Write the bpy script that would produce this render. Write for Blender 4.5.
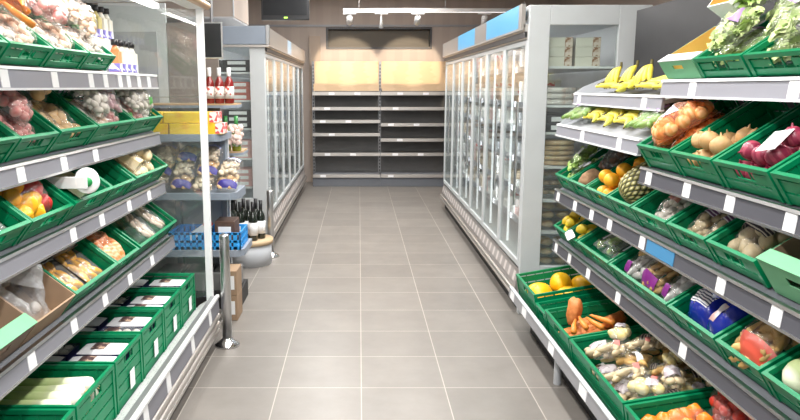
import bpy, math, random
from mathutils import Matrix, Vector, noise
from mathutils.bvhtree import BVHTree

for o in list(bpy.data.objects):
    bpy.data.objects.remove(o)
scene = bpy.context.scene
COL = scene.collection
PI = math.pi
R = math.radians

# ------------------------------------------------------------------ camera
EYE = 1.55
cam_data = bpy.data.cameras.new('camera')
cam = bpy.data.objects.new('camera', cam_data)
COL.objects.link(cam)
cam.location = (0, 0, EYE)
cam.rotation_euler = (R(90 - 9.83), 0, 0)
cam_data.sensor_fit = 'HORIZONTAL'
cam_data.sensor_width = 36
cam_data.lens = 710 / 800 * 36
cam_data.shift_x = 0.05125
cam_data.clip_start = 0.05
scene.camera = cam

# ------------------------------------------------------------------ world, exposure, ceiling light
world = bpy.data.worlds.new('world')
scene.world = world
world.use_nodes = True
world.node_tree.nodes['Background'].inputs[0].default_value = (0.93, 0.96, 1.0, 1)
world.node_tree.nodes['Background'].inputs[1].default_value = 0.55
scene.view_settings.view_transform = 'Standard'
scene.view_settings.look = 'None'
scene.view_settings.gamma = 1
scene.view_settings.use_curve_mapping = False
scene.view_settings.exposure = 0.1


def area(name, loc, sx, sy, power, color=(1, 1, 1), rot=(0, 0, 0)):
    d = bpy.data.lights.new(name, 'AREA')
    d.shape = 'RECTANGLE'
    d.size, d.size_y = sx, sy
    d.energy = power
    d.color = color
    o = bpy.data.objects.new(name, d)
    o.location = loc
    o.rotation_euler = rot
    COL.objects.link(o)
    return o


CEIL = 3.0
LAMPS = [(x, y) for x in (-0.42, 0.62) for y in (-0.6, 1.2, 3.0, 4.8, 6.6, 8.4, 9.6)]  # farthest row is added, out of view, to brighten the back wall
for lx, ly in LAMPS:
    area('ceiling_lamp_light', (lx, ly, CEIL - 0.075), 0.16, 1.4, 33, (1.0, 0.98, 0.95))

# ------------------------------------------------------------------ materials
MATS = {}


def mat(name, color, rough=0.5, metal=0.0, spec=0.5, bump=0.0, bscale=60, var=0.0, vscale=8, coat=0.0, sss=0.0,
        color2=None, kind='noise', emit=0.0, stretch=None, ramp=(0.35, 0.65)):
    if name in MATS:
        return MATS[name]
    m = bpy.data.materials.new(name)
    m.use_nodes = True
    nt = m.node_tree
    b = nt.nodes['Principled BSDF']
    c = (*color, 1)
    b.inputs['Base Color'].default_value = c
    b.inputs['Roughness'].default_value = rough
    b.inputs['Metallic'].default_value = metal
    b.inputs['Specular IOR Level'].default_value = spec
    b.inputs['Coat Weight'].default_value = coat
    if sss:
        b.inputs['Subsurface Weight'].default_value = sss
        b.inputs['Subsurface Radius'].default_value = (0.02, 0.012, 0.008)
        b.inputs['Subsurface Scale'].default_value = 0.5
    if emit:
        b.inputs['Emission Color'].default_value = c
        b.inputs['Emission Strength'].default_value = emit
    tc = nt.nodes.new('ShaderNodeTexCoord')
    mp = nt.nodes.new('ShaderNodeMapping')
    if stretch:
        mp.inputs['Scale'].default_value = stretch
    nt.links.new(tc.outputs['Object'], mp.inputs['Vector'])
    if color2 is not None or var:
        if kind == 'voronoi':
            t = nt.nodes.new('ShaderNodeTexVoronoi')
            t.inputs['Scale'].default_value = vscale
            out = t.outputs['Distance']
        elif kind == 'cells':
            t = nt.nodes.new('ShaderNodeTexVoronoi')
            t.inputs['Scale'].default_value = vscale
            s = nt.nodes.new('ShaderNodeSeparateColor')
            nt.links.new(t.outputs['Color'], s.inputs[0])
            out = s.outputs[0]
        elif kind == 'wave':
            t = nt.nodes.new('ShaderNodeTexWave')
            t.inputs['Scale'].default_value = vscale
            t.inputs['Distortion'].default_value = 3
            t.inputs['Detail'].default_value = 3
            out = t.outputs['Fac']
        else:
            t = nt.nodes.new('ShaderNodeTexNoise')
            t.inputs['Scale'].default_value = vscale
            t.inputs['Detail'].default_value = 4
            out = t.outputs['Fac']
        nt.links.new(mp.outputs[0], t.inputs['Vector'])
        rp = nt.nodes.new('ShaderNodeValToRGB')
        rp.color_ramp.elements[0].position = ramp[0]
        rp.color_ramp.elements[1].position = ramp[1]
        rp.color_ramp.elements[0].color = c
        c2 = color2 if color2 is not None else tuple(min(1, x * (1 - var)) for x in color)
        rp.color_ramp.elements[1].color = (*c2, 1)
        nt.links.new(out, rp.inputs[0])
        nt.links.new(rp.outputs[0], b.inputs['Base Color'])
    if bump:
        n = nt.nodes.new('ShaderNodeTexNoise')
        n.inputs['Scale'].default_value = bscale
        n.inputs['Detail'].default_value = 3
        nt.links.new(mp.outputs[0], n.inputs['Vector'])
        bp = nt.nodes.new('ShaderNodeBump')
        bp.inputs['Strength'].default_value = bump
        bp.inputs['Distance'].default_value = 0.004
        nt.links.new(n.outputs['Fac'], bp.inputs['Height'])
        nt.links.new(bp.outputs[0], b.inputs['Normal'])
    MATS[name] = m
    return m


def clear_mat(name, tint, gloss, diffuse=0.0, dcol=(1, 1, 1), rough=0.1, bump=0.0, bscale=20):
    """thin clear sheet: see-through, a little sheen, optional milky part"""
    if name in MATS:
        return MATS[name]
    m = bpy.data.materials.new(name)
    m.use_nodes = True
    nt = m.node_tree
    nt.nodes.clear()
    out = nt.nodes.new('ShaderNodeOutputMaterial')
    tr = nt.nodes.new('ShaderNodeBsdfTransparent')
    tr.inputs[0].default_value = (*tint, 1)
    gl = nt.nodes.new('ShaderNodeBsdfGlossy')
    gl.inputs['Roughness'].default_value = rough
    fr = nt.nodes.new('ShaderNodeLayerWeight')
    fr.inputs[0].default_value = 0.5
    pw = nt.nodes.new('ShaderNodeMath')
    pw.operation = 'POWER'
    pw.inputs[1].default_value = 5
    nt.links.new(fr.outputs['Facing'], pw.inputs[0])
    ml = nt.nodes.new('ShaderNodeMath')
    ml.operation = 'MULTIPLY_ADD'
    ml.inputs[1].default_value = 0.75
    ml.inputs[2].default_value = gloss + 0.03
    ml.use_clamp = True
    nt.links.new(pw.outputs[0], ml.inputs[0])
    mx = nt.nodes.new('ShaderNodeMixShader')
    nt.links.new(ml.outputs[0], mx.inputs[0])
    nt.links.new(tr.outputs[0], mx.inputs[1])
    nt.links.new(gl.outputs[0], mx.inputs[2])
    last = mx
    if diffuse:
        df = nt.nodes.new('ShaderNodeBsdfDiffuse')
        df.inputs[0].default_value = (*dcol, 1)
        m2 = nt.nodes.new('ShaderNodeMixShader')
        m2.inputs[0].default_value = diffuse
        nt.links.new(mx.outputs[0], m2.inputs[1])
        nt.links.new(df.outputs[0], m2.inputs[2])
        last = m2
    if bump:
        tc = nt.nodes.new('ShaderNodeTexCoord')
        n = nt.nodes.new('ShaderNodeTexNoise')
        n.inputs['Scale'].default_value = bscale
        n.inputs['Detail'].default_value = 3
        n.inputs['Distortion'].default_value = 1.0
        nt.links.new(tc.outputs['Object'], n.inputs['Vector'])
        bp = nt.nodes.new('ShaderNodeBump')
        bp.inputs['Strength'].default_value = bump
        bp.inputs['Distance'].default_value = 0.02
        nt.links.new(n.outputs['Fac'], bp.inputs['Height'])
        nt.links.new(bp.outputs[0], gl.inputs['Normal'])
        nt.links.new(bp.outputs[0], fr.inputs['Normal'])
    nt.links.new(last.outputs[0], out.inputs[0])
    MATS[name] = m
    return m


GLASS = clear_mat('glass', (0.93, 0.96, 0.95), 0.02, 0.02, rough=0.02)
FILM = clear_mat('clear_film', (0.99, 0.99, 0.99), 0.015, 0.03, rough=0.14, bump=0.7, bscale=24)
FILM_TRAY = clear_mat('clear_tray_plastic', (0.96, 0.97, 0.97), 0.03, 0.06, rough=0.12, bump=0.3)
NET = clear_mat('orange_net', (1.0, 0.86, 0.72), 0.0, 0.10, dcol=(0.95, 0.28, 0.06), rough=0.4)
CRINK = clear_mat('crinkled_film', (0.95, 0.96, 0.97), 0.06, 0.22, dcol=(0.8, 0.81, 0.83), rough=0.15, bump=1.6, bscale=30)
BAG_BLACK = clear_mat('smoky_film', (0.35, 0.36, 0.38), 0.10, 0.15, dcol=(0.08, 0.08, 0.09), rough=0.2, bump=0.8)
GREEN = mat('crate_green', (0.0, 0.215, 0.085), 0.38, spec=0.22, var=0.10, vscale=9)
GREEN_BOARD = mat('green_board', (0.15, 0.42, 0.22), 0.7, var=0.08)
KRAFT = mat('kraft_board', (0.36, 0.24, 0.15), 0.8, var=0.15)
WHITE = mat('white_enamel', (0.80, 0.81, 0.82), 0.35, var=0.03)
LGREY = mat('light_grey_enamel', (0.55, 0.57, 0.60), 0.4, var=0.04)
PANEL = mat('pale_grey_panel', (0.55, 0.575, 0.585), 0.35, var=0.04)
GREY = mat('grey_enamel', (0.34, 0.35, 0.38), 0.45, var=0.05)
BOARD = mat('shelf_board_grey', (0.13, 0.14, 0.16), 0.45, var=0.05)
BLUEGREY = mat('blue_grey_enamel', (0.25, 0.29, 0.35), 0.45, var=0.05)
RAILMID = mat('price_rail_mid', (0.23, 0.23, 0.26), 0.5, spec=0.25, var=0.06, vscale=3)
RAILGREY = mat('price_rail_grey', (0.085, 0.085, 0.10), 0.5, spec=0.25, var=0.06, vscale=3)
RAILLIGHT = mat('price_rail_light', (0.30, 0.30, 0.34), 0.3, var=0.05, vscale=3)
STEEL = mat('brushed_steel', (0.60, 0.60, 0.60), 0.3, metal=1.0, bump=0.05, bscale=200)
STEEL_D = mat('dark_steel', (0.32, 0.32, 0.33), 0.35, metal=0.7)
CHROME = mat('polished_steel', (0.75, 0.75, 0.76), 0.12, metal=1.0)
ALU = mat('warm_aluminium', (0.56, 0.53, 0.50), 0.38, metal=0.8)
DARK = mat('dark_panel', (0.075, 0.073, 0.078), 0.5, var=0.1)
BLACK = mat('black_plastic', (0.012, 0.012, 0.014), 0.4)
KICK = mat('black_kick', (0.015, 0.015, 0.016), 0.6)
PAPER = mat('white_paper', (0.86, 0.86, 0.87), 0.7)
PAPERRED = mat('pink_red_paper', (0.75, 0.25, 0.22), 0.7)
BLUECARD = mat('blue_card', (0.05, 0.22, 0.42), 0.5)
SHELFDARK = mat('gondola_dark', (0.17, 0.165, 0.16), 0.5, var=0.08)
WOOD = mat('birch_panel', (0.66, 0.47, 0.29), 0.5, color2=(0.60, 0.42, 0.25), kind='wave', vscale=2.5,
           stretch=(0.3, 1, 4))
WOODBEAM = mat('ceiling_wood', (0.42, 0.25, 0.13), 0.55, color2=(0.30, 0.17, 0.09), kind='wave', vscale=3,
               stretch=(0.3, 4, 4))
TAUPE = mat('taupe_wall', (0.36, 0.30, 0.26), 0.7, var=0.08, vscale=2)


# ------------------------------------------------------------------ mesh builder
class MB:
    def __init__(self):
        self.v, self.f, self.s, self.c = [], [], [], None

    def add(self, vs, fs, smooth=False, M=None):
        n = len(self.v)
        if M is not None:
            vs = [M @ Vector(p) for p in vs]
        self.v += [tuple(p) for p in vs]
        self.f += [tuple(i + n for i in f) for f in fs]
        self.s += [smooth] * len(fs)
        return self

    def box(self, x0, x1, y0, y1, z0, z1, M=None):
        if x0 > x1: x0, x1 = x1, x0
        if y0 > y1: y0, y1 = y1, y0
        if z0 > z1: z0, z1 = z1, z0
        vs = [(x0, y0, z0), (x1, y0, z0), (x1, y1, z0), (x0, y1, z0), (x0, y0, z1), (x1, y0, z1), (x1, y1, z1),
              (x0, y1, z1)]
        fs = [(0, 3, 2, 1), (4, 5, 6, 7), (0, 1, 5, 4), (1, 2, 6, 5), (2, 3, 7, 6), (3, 0, 4, 7)]
        return self.add(vs, fs, False, M)

    def prism(self, poly, y0, y1, M=None, axis='y', smooth=False):
        """closed outline in XZ swept along Y (counter-clockwise seen from -Y)"""
        a = sum(poly[i][0] * poly[(i + 1) % len(poly)][1] - poly[(i + 1) % len(poly)][0] * poly[i][1] for i in
                range(len(poly)))
        if a < 0:
            poly = poly[::-1]
        n = len(poly)
        vs = [(x, y0, z) for x, z in poly] + [(x, y1, z) for x, z in poly]
        self.add(vs, [tuple(range(n)), tuple(range(2 * n - 1, n - 1, -1))], False, M)
        vs2 = list(vs)
        self.add(vs2, [(i, i + n, (i + 1) % n + n, (i + 1) % n) for i in range(n)], smooth, M)
        return self

    def tube(self, pts, r, n=10, cap=True, flat=1.0, M=None):
        pts = [Vector(p) for p in pts]
        rs = r if isinstance(r, (list, tuple)) else [r] * len(pts)
        vs, fs = [], []
        up = None
        for i, p in enumerate(pts):
            d = (pts[min(i + 1, len(pts) - 1)] - pts[max(i - 1, 0)]).normalized()
            if up is None:
                up = Vector((0, 0, 1)) if abs(d.z) < 0.9 else Vector((1, 0, 0))
            a = d.cross(up).normalized()
            b = a.cross(d).normalized()
            up = b
            for k in range(n):
                t = 2 * PI * k / n
                vs.append(p + a * (rs[i] * math.cos(t)) + b * (rs[i] * math.sin(t) * flat))
        for i in range(len(pts) - 1):
            for k in range(n):
                k2 = (k + 1) % n
                fs.append((i * n + k, (i + 1) * n + k, (i + 1) * n + k2, i * n + k2)[::-1])
        self.add(vs, fs, True, M)
        if cap:
            m = len(pts) - 1
            self.add(vs, [tuple(range(n))[::-1], tuple(m * n + k for k in range(n))], False, M)
        return self

    def lathe(self, prof, n=20, M=None, smooth=True, disp=None):
        vs, fs = [], []
        for r, z in prof:
            for k in range(n):
                t = 2 * PI * k / n
                rr = r if disp is None else disp(r, z, t)
                vs.append((rr * math.cos(t), rr * math.sin(t), z))
        for i in range(len(prof) - 1):
            for k in range(n):
                k2 = (k + 1) % n
                fs.append((i * n + k, i * n + k2, (i + 1) * n + k2, (i + 1) * n + k))
        if prof[0][0] > 1e-5: fs.append(tuple(range(n))[::-1])
        if prof[-1][0] > 1e-5: fs.append(tuple((len(prof) - 1) * n + k for k in range(n)))
        return self.add(vs, fs, smooth, M)

    def blob(self, sx, sy, sz, amp=0.0, freq=2.0, seed=0, nu=14, nv=9, M=None, shape=None):
        off = Vector((seed * 7.3, seed * 3.1, seed * 1.7))
        vs, fs = [(0, 0, -sz)], []
        for j in range(1, nv):
            ph = -PI / 2 + PI * j / nv
            for k in range(nu):
                t = 2 * PI * k / nu
                d = Vector((math.cos(ph) * math.cos(t), math.cos(ph) * math.sin(t), math.sin(ph)))
                s = 1 + amp * noise.noise(d * freq + off)
                if shape: s *= shape(d, t, ph)
                vs.append((d.x * sx * s, d.y * sy * s, d.z * sz * s))
        top = len(vs)
        vs.append((0, 0, sz))
        for k in range(nu):
            k2 = (k + 1) % nu
            fs.append((0, 1 + k2, 1 + k))
            for j in range(nv - 2):
                a = 1 + j * nu
                fs.append((a + k, a + k2, a + nu + k2, a + nu + k))
            a = 1 + (nv - 2) * nu
            fs.append((a + k, a + k2, top))
        return self.add(vs, fs, True, M)

    def build(self, name, m, parent=None, bevel=0.0, local=True):
        me = bpy.data.meshes.new(name)
        vs = self.v
        if parent is not None and local:
            l = parent.location
            q = parent
            while q.parent is not None:
                q = q.parent
                l = l + q.location
            vs = [(p[0] - l[0], p[1] - l[1], p[2] - l[2]) for p in vs]
        me.from_pydata(vs, [], self.f)
        me.polygons.foreach_set('use_smooth', self.s)
        me.materials.append(m)
        me.update()
        o = bpy.data.objects.new(name, me)
        COL.objects.link(o)
        if parent is not None: o.parent = parent
        if bevel:
            b = o.modifiers.new('bevel', 'BEVEL')
            b.width = bevel
            b.segments = 2
            b.limit_method = 'ANGLE'
        return o


def tag(o, label, cat, group=None):
    o['label'] = label
    o['category'] = cat
    if group: o['group'] = group
    return o


def thing(name, label, cat, loc=(0, 0, 0), group=None):
    o = bpy.data.objects.new(name, None)
    COL.objects.link(o)
    o.location = loc
    o.empty_display_size = 0.05
    return tag(o, label, cat, group)


def struct(name, mb, m, bevel=0.0):
    o = mb.build(name, m, None, bevel)
    o['kind'] = 'structure'
    return o


class Proto:
    """one thing built once, then copied with its parts"""

    every = []

    def __init__(self, root):
        self.root, self.used = root, False
        Proto.every.append(self)
        self.kids = {}
        for o in COL.objects:
            if o.parent is not None: self.kids.setdefault(o.parent, []).append(o)

    def _copy(self, o, parent):
        c = o.copy()
        COL.objects.link(c)
        if parent is not None: c.parent = parent
        for k in self.kids.get(o, []): self._copy(k, c)
        return c

    def put(self, M, label, cat, group=None, scale=1.0):
        o = self.root if not self.used else self._copy(self.root, None)
        self.used = True
        o.matrix_world = M @ Matrix.Scale(scale, 4)
        for k in ('label', 'category', 'group'):
            if k in o: del o[k]
        return tag(o, label, cat, group)


def T(x, y, z): return Matrix.Translation((x, y, z))


def RX(a): return Matrix.Rotation(R(a), 4, 'X')


def RY(a): return Matrix.Rotation(R(a), 4, 'Y')


def RZ(a): return Matrix.Rotation(R(a), 4, 'Z')


# ================================================================== THE SETTING
TILE = 0.437


def floor_mat():
    m = bpy.data.materials.new('floor_tiles')
    m.use_nodes = True
    nt = m.node_tree
    b = nt.nodes['Principled BSDF']
    tc = nt.nodes.new('ShaderNodeTexCoord')
    br = nt.nodes.new('ShaderNodeTexBrick')
    br.offset = 0
    br.squash = 1
    br.inputs['Scale'].default_value = 1
    br.inputs['Brick Width'].default_value = TILE
    br.inputs['Row Height'].default_value = TILE
    br.inputs['Mortar Size'].default_value = 0.0028
    br.inputs['Mortar Smooth'].default_value = 0.1
    br.inputs['Color1'].default_value = (0.222, 0.203, 0.184, 1)
    br.inputs['Color2'].default_value = (0.188, 0.173, 0.157, 1)
    br.inputs['Mortar'].default_value = (0.42, 0.38, 0.34, 1)
    mp = nt.nodes.new('ShaderNodeMapping')
    mp.inputs['Location'].default_value = (-0.012, -0.005, 0)
    nt.links.new(tc.outputs['Object'], mp.inputs['Vector'])
    nt.links.new(mp.outputs[0], br.inputs['Vector'])
    nz = nt.nodes.new('ShaderNodeTexNoise')
    nz.inputs['Scale'].default_value = 3.5
    nz.inputs['Detail'].default_value = 7
    nz.inputs['Roughness'].default_value = 0.65
    nt.links.new(tc.outputs['Object'], nz.inputs['Vector'])
    mr = nt.nodes.new('ShaderNodeMapRange')
    mr.inputs[1].default_value = 0.3
    mr.inputs[2].default_value = 0.7
    mr.inputs[3].default_value = 0.88
    mr.inputs[4].default_value = 1.10
    nt.links.new(nz.outputs['Fac'], mr.inputs[0])
    mx = nt.nodes.new('ShaderNodeMix')
    mx.data_type = 'RGBA'
    mx.blend_type = 'MULTIPLY'
    mx.inputs[0].default_value = 1
    nt.links.new(br.outputs['Color'], mx.inputs[6])
    nt.links.new(mr.outputs[0], mx.inputs[7])
    nt.links.new(mx.outputs[2], b.inputs['Base Color'])
    b.inputs['Roughness'].default_value = 0.36
    b.inputs['Specular IOR Level'].default_value = 0.45
    bp = nt.nodes.new('ShaderNodeBump')
    bp.inputs['Strength'].default_value = 0.25
    bp.inputs['Distance'].default_value = 0.002
    bp.invert = True
    nt.links.new(br.outputs['Fac'], bp.inputs['Height'])
    nt.links.new(bp.outputs[0], b.inputs['Normal'])
    return m


struct('floor', MB().box(-3.2, 3.2, -2.5, 11.9, -0.05, 0), floor_mat())
WALLY = 11.7
NX0, NX1, NZ0, NZ1 = -0.5, 1.14, 2.18, 2.46
w = MB()
w.box(-3.2, NX0, WALLY, WALLY + 0.2, 0, CEIL)
w.box(NX1, 3.2, WALLY, WALLY + 0.2, 0, CEIL)
w.box(NX0, NX1, WALLY, WALLY + 0.2, 0, NZ0)
w.box(NX0, NX1, WALLY, WALLY + 0.2, NZ1, CEIL)
WALLPLANK = mat('wall_planks', (0.44, 0.37, 0.325), 0.65, color2=(0.415, 0.348, 0.305), kind='wave', vscale=0.9,
                stretch=(1.4, 1, 0.1))
struct('wall_back', w, WALLPLANK)
struct('wall_left', MB().box(-3.3, -3.2, -2.5, 11.9, 0, CEIL), TAUPE)
struct('wall_right', MB().box(3.2, 3.3, -2.5, 11.9, 0, CEIL), TAUPE)
struct('ceiling', MB().box(-3.3, 3.3, -2.5, 11.9, CEIL, CEIL + 0.1), mat('ceiling_paint', (0.55, 0.52, 0.5), 0.8))
# dark framed recess above the end shelving
fr = MB()
fr.box(NX0 - 0.03, NX0, WALLY - 0.02, WALLY + 0.12, NZ0 - 0.03, NZ1 + 0.03)
fr.box(NX1, NX1 + 0.03, WALLY - 0.02, WALLY + 0.12, NZ0 - 0.03, NZ1 + 0.03)
fr.box(NX0, NX1, WALLY - 0.02, WALLY + 0.12, NZ0 - 0.03, NZ0)
fr.box(NX0, NX1, WALLY - 0.02, WALLY + 0.12, NZ1, NZ1 + 0.03)
struct('trim_1', fr, DARK)
struct('trim_2', MB().box(NX0, NX1, WALLY + 0.08, WALLY + 0.1, NZ0, NZ1), mat('recess_board', (0.10, 0.085, 0.065), 0.6))
# flat strip along the back wall and pilaster at its left
struct('trim_3', MB().box(-3.2, 3.2, WALLY - 0.03, WALLY, 2.50, 2.53), GREY)
struct('trim_4', MB().box(-0.80, -0.62, WALLY - 0.06, WALLY, 0, 2.35), mat('pilaster', (0.42, 0.33, 0.26), 0.6))
# lowered soffit on the left
s = MB().box(-3.2, -1.32, 7.7, 8.75, 2.28, CEIL)
struct('wall_soffit', s, TAUPE)
struct('trim_5', MB().box(-3.2, -1.33, 7.71, 8.74, 2.265, 2.28), mat('soffit_underside_lit', (0.5, 0.5, 0.52), 0.5))  # lit look of the underside put into a paler colour
struct('trim_6', MB().box(-1.322, -1.31, 7.69, 7.705, 2.28, CEIL), LGREY)

for i, (by, bz) in enumerate(((9.0, 2.66), (9.5, 2.74), (8.2, 2.56))):
    o = MB().box(-0.35 if i != 2 else 0.1, 3.0, by, by + 0.16, bz, bz + 0.10).build('ceiling_beam', WOODBEAM)
    tag(o, ('nearest wooden ceiling beam across the aisle end', 'rear wooden ceiling beam above the track lights',
            'lowest front wooden ceiling beam above right freezer')[i] if i else
        'middle wooden ceiling beam crossing above the aisle end', 'beam')
    for xx in (0.2, 2.8):
        MB().box(xx, xx + 0.02, by + 0.07, by + 0.09, bz + 0.10, CEIL).build('hanger', STEEL_D, o)

# ceiling lamps over the aisle, with the row added to lighten the back wall
DIFF = mat('lamp_diffuser', (1, 0.99, 0.97), 0.5, emit=3.0)
for i, (lx, ly) in enumerate(LAMPS):
    t = thing('ceiling_lamp', 'slim white linear ceiling lamp over the aisle', 'ceiling lamp', (lx, ly, CEIL),
              'linear ceiling lamps')
    MB().box(lx - 0.1, lx + 0.1, ly - 0.75, ly + 0.75, CEIL - 0.05, CEIL).build('housing', WHITE, t)
    MB().box(lx - 0.08, lx + 0.08, ly - 0.72, ly + 0.72, CEIL - 0.06, CEIL - 0.05).build('diffuser', DIFF, t)

# track with spotlights
TY, TZ = 10.2, 2.60
t = thing('light_track', 'long white lighting track hung before the back wall', 'light track', (0.9, TY, TZ))
MB().box(-0.22, 2.45, TY - 0.02, TY + 0.02, TZ - 0.025, TZ + 0.025).build('track', WHITE, t, 0.003)
MB().box(-0.20, 2.43, TY - 0.012, TY + 0.012, TZ - 0.029, TZ - 0.025).build('light_line', mat('light_line', (1, 0.97, 0.92), 0.5, emit=1.5), t)
for x in (0.0, 1.2, 2.3):
    MB().tube([(x, TY, TZ + 0.02), (x, TY, CEIL)], 0.006, 6).build('suspension_rod', STEEL_D, t)


def spotlight(x, label, aim, big=True, power=130):
    t = thing('spotlight', label, 'spotlight', (x, TY, TZ))
    MB().box(x - 0.09, x + 0.09, TY - 0.022, TY + 0.022, TZ - 0.055, TZ - 0.030).build('adapter', WHITE, t, 0.003)
    MB().tube([(x, TY, TZ - 0.05), (x, TY, TZ - 0.10)], 0.01, 8).build('stem', WHITE, t)
    top = Vector((x, TY, TZ - 0.09))
    d = (Vector(aim) - top).normalized()
    q = d.to_track_quat('Z', 'Y').to_matrix().to_4x4()
    M = Matrix.Translation(top) @ q
    rr = 0.042 if big else 0.026
    h = MB()
    if big:
        h.lathe([(rr * 0.7, -0.01), (rr, 0.0), (rr, 0.16), (rr * 0.85, 0.16), (rr * 0.8, 0.12), (0.0, 0.12)], 18, M)
    else:
        h.lathe([(rr * 0.4, -0.01), (rr * 0.5, 0.05), (rr * 1.2, 0.15), (rr, 0.15), (rr * 0.5, 0.1), (0, 0.1)], 18, M)
    h.build('lamp_head', WHITE, t)
    MB().lathe([(0, 0.125), (rr * 0.75, 0.125), (0, 0.126)], 14, M).build('lens', DIFF, t)
    ld = bpy.data.lights.new('spot', 'SPOT')
    ld.energy = power
    ld.color = (1.0, 0.83, 0.62)
    ld.spot_size = R(46)
    ld.spot_blend = 0.3
    ld.shadow_soft_size = 0.03
    lo = bpy.data.objects.new('spot', ld)
    COL.objects.link(lo)
    lo.matrix_world = Matrix.Translation(top + d * 0.17) @ (-d).to_track_quat('Z', 'Y').to_matrix().to_4x4()


spotlight(-0.13, 'leftmost white spotlight on the track, aimed at left shelving bay', (-0.2, 11.6, 1.85))
spotlight(0.31, 'small slim white spotlight between two larger track spotlights', (0.31, 11.0, 0.3), False, 20)
spotlight(0.82, 'white cylindrical spotlight aimed at right shelving bay', (0.8, 11.6, 1.85))
spotlight(1.75, 'rightmost white spotlight on the track above the right freezer', (1.9, 11.5, 1.6))

# ------------------------------------------------------------------ television and small screen
t = thing('television', 'black flat television hung from the ceiling above left freezer', 'television', (-0.83, 8.3, 2.68))
MB().box(-1.107, -0.565, 8.3, 8.37, 2.30, 2.68).build('housing', BLACK, t, 0.006)
MB().box(-1.085, -0.59, 8.293, 8.3, 2.35, 2.66).build('screen', mat('screen_black', (0.02, 0.021, 0.023), 0.15), t)
MB().box(-0.85, -0.81, 8.292, 8.3, 2.318, 2.331).build('power_light', mat('led_green', (0.5, 0.9, 0.1), 0.4, emit=2.0), t)
MB().tube([(-0.83, 8.35, 2.67), (-0.83, 8.35, CEIL)], 0.02, 8).build('mount', STEEL_D, t)

# ------------------------------------------------------------------ end shelving (two bays)
GY = 11.10


def end_bay(x0, x1, shelves, label):
    t = thing('wall_shelving', label, 'shelving', ((x0 + x1) / 2, GY, 0))
    MB().box(x0 + 0.021, x1 - 0.021, GY + 0.45, GY + 0.48, 0.05, 1.50).build('back_panel', SHELFDARK, t)
    MB().box(x0 + 0.021, x1 - 0.021, GY + 0.42, GY + 0.48, 1.52, 1.95).build('header_panel', WOOD, t, 0.003)
    MB().prism([(0, 0)] * 0 or [(x0 + 0.025, 1.49), (x1 - 0.025, 1.49), (x1 - 0.025, 1.60), (x0 + 0.025, 1.60)], GY + 0.06,
               GY + 0.075).build('header_rail', WOOD, t, 0.003)
    for x in ((x0, x1) if x0 < 0 else (x1,)):
        p = MB().box(x - 0.02, x + 0.02, GY + 0.40, GY + 0.47, 0, 1.95)
        u = p.build('upright', STEEL_D, t)
        sl = MB()
        for k in range(32):
            sl.box(x - 0.007, x + 0.007, GY + 0.398, GY + 0.401, 0.2 + k * 0.054, 0.2 + k * 0.054 + 0.03)
        sl.build('slots', BLACK, u)
    MB().box(x0 + 0.001, x1 - 0.001, GY + 0.02, GY + 0.395, 0, 0.13).build('base', BOARD, t, 0.003)
    for i, z in enumerate([0.156] + shelves):
        d = 0.0 if i == 0 else (0.05 if i < len(shelves) else 0.06)
        sh = MB().box(x0 + 0.0215, x1 - 0.0215, GY + d + 0.012, GY + 0.44, z, z + 0.03).build('shelf', SHELFDARK if i else GREY, t)
        MB().box(x0 + 0.006, x1 - 0.006, GY + d, GY + d + 0.012, z - 0.012, z + 0.038).build('price_rail', ALU, sh)
        for k in range(2 if i % 2 else 1):
            xx = x0 + 0.12 + 0.4 * k + 0.07 * (i % 3)
            MB().box(xx, xx + 0.09, GY + d - 0.002, GY + d, z - 0.006, z + 0.032).build('price_tag', PAPER, sh)
    return t


end_bay(-0.73, 0.335, [0.492, 0.802, 1.006, 1.205, 1.435], 'empty dark shelving bay at aisle end, left, five shelves above base')
end_bay(0.335, 1.40, [0.492, 0.718, 0.956, 1.205, 1.435], 'empty dark shelving bay at aisle end, right, beside the right freezer')


# ------------------------------------------------------------------ freezers
FSH = [0.57, 0.79, 1.02, 1.25, 1.43, 1.685]
LFSH = [0.62, 0.89, 1.17, 1.43, 1.685]


LEDM = mat('led_strip', (0.95, 0.97, 1.0), 0.5, emit=1.0)
VENT = mat('vent_pattern', (0.62, 0.57, 0.54), 0.4, color2=(0.33, 0.30, 0.29), kind='wave', vscale=1.6, stretch=(0.01, 1.3, 0.01), ramp=(0.25, 0.4))
VENT.node_tree.nodes['Wave Texture'].bands_direction = 'Y'
VENT.node_tree.nodes['Wave Texture'].inputs['Distortion'].default_value = 0


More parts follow.
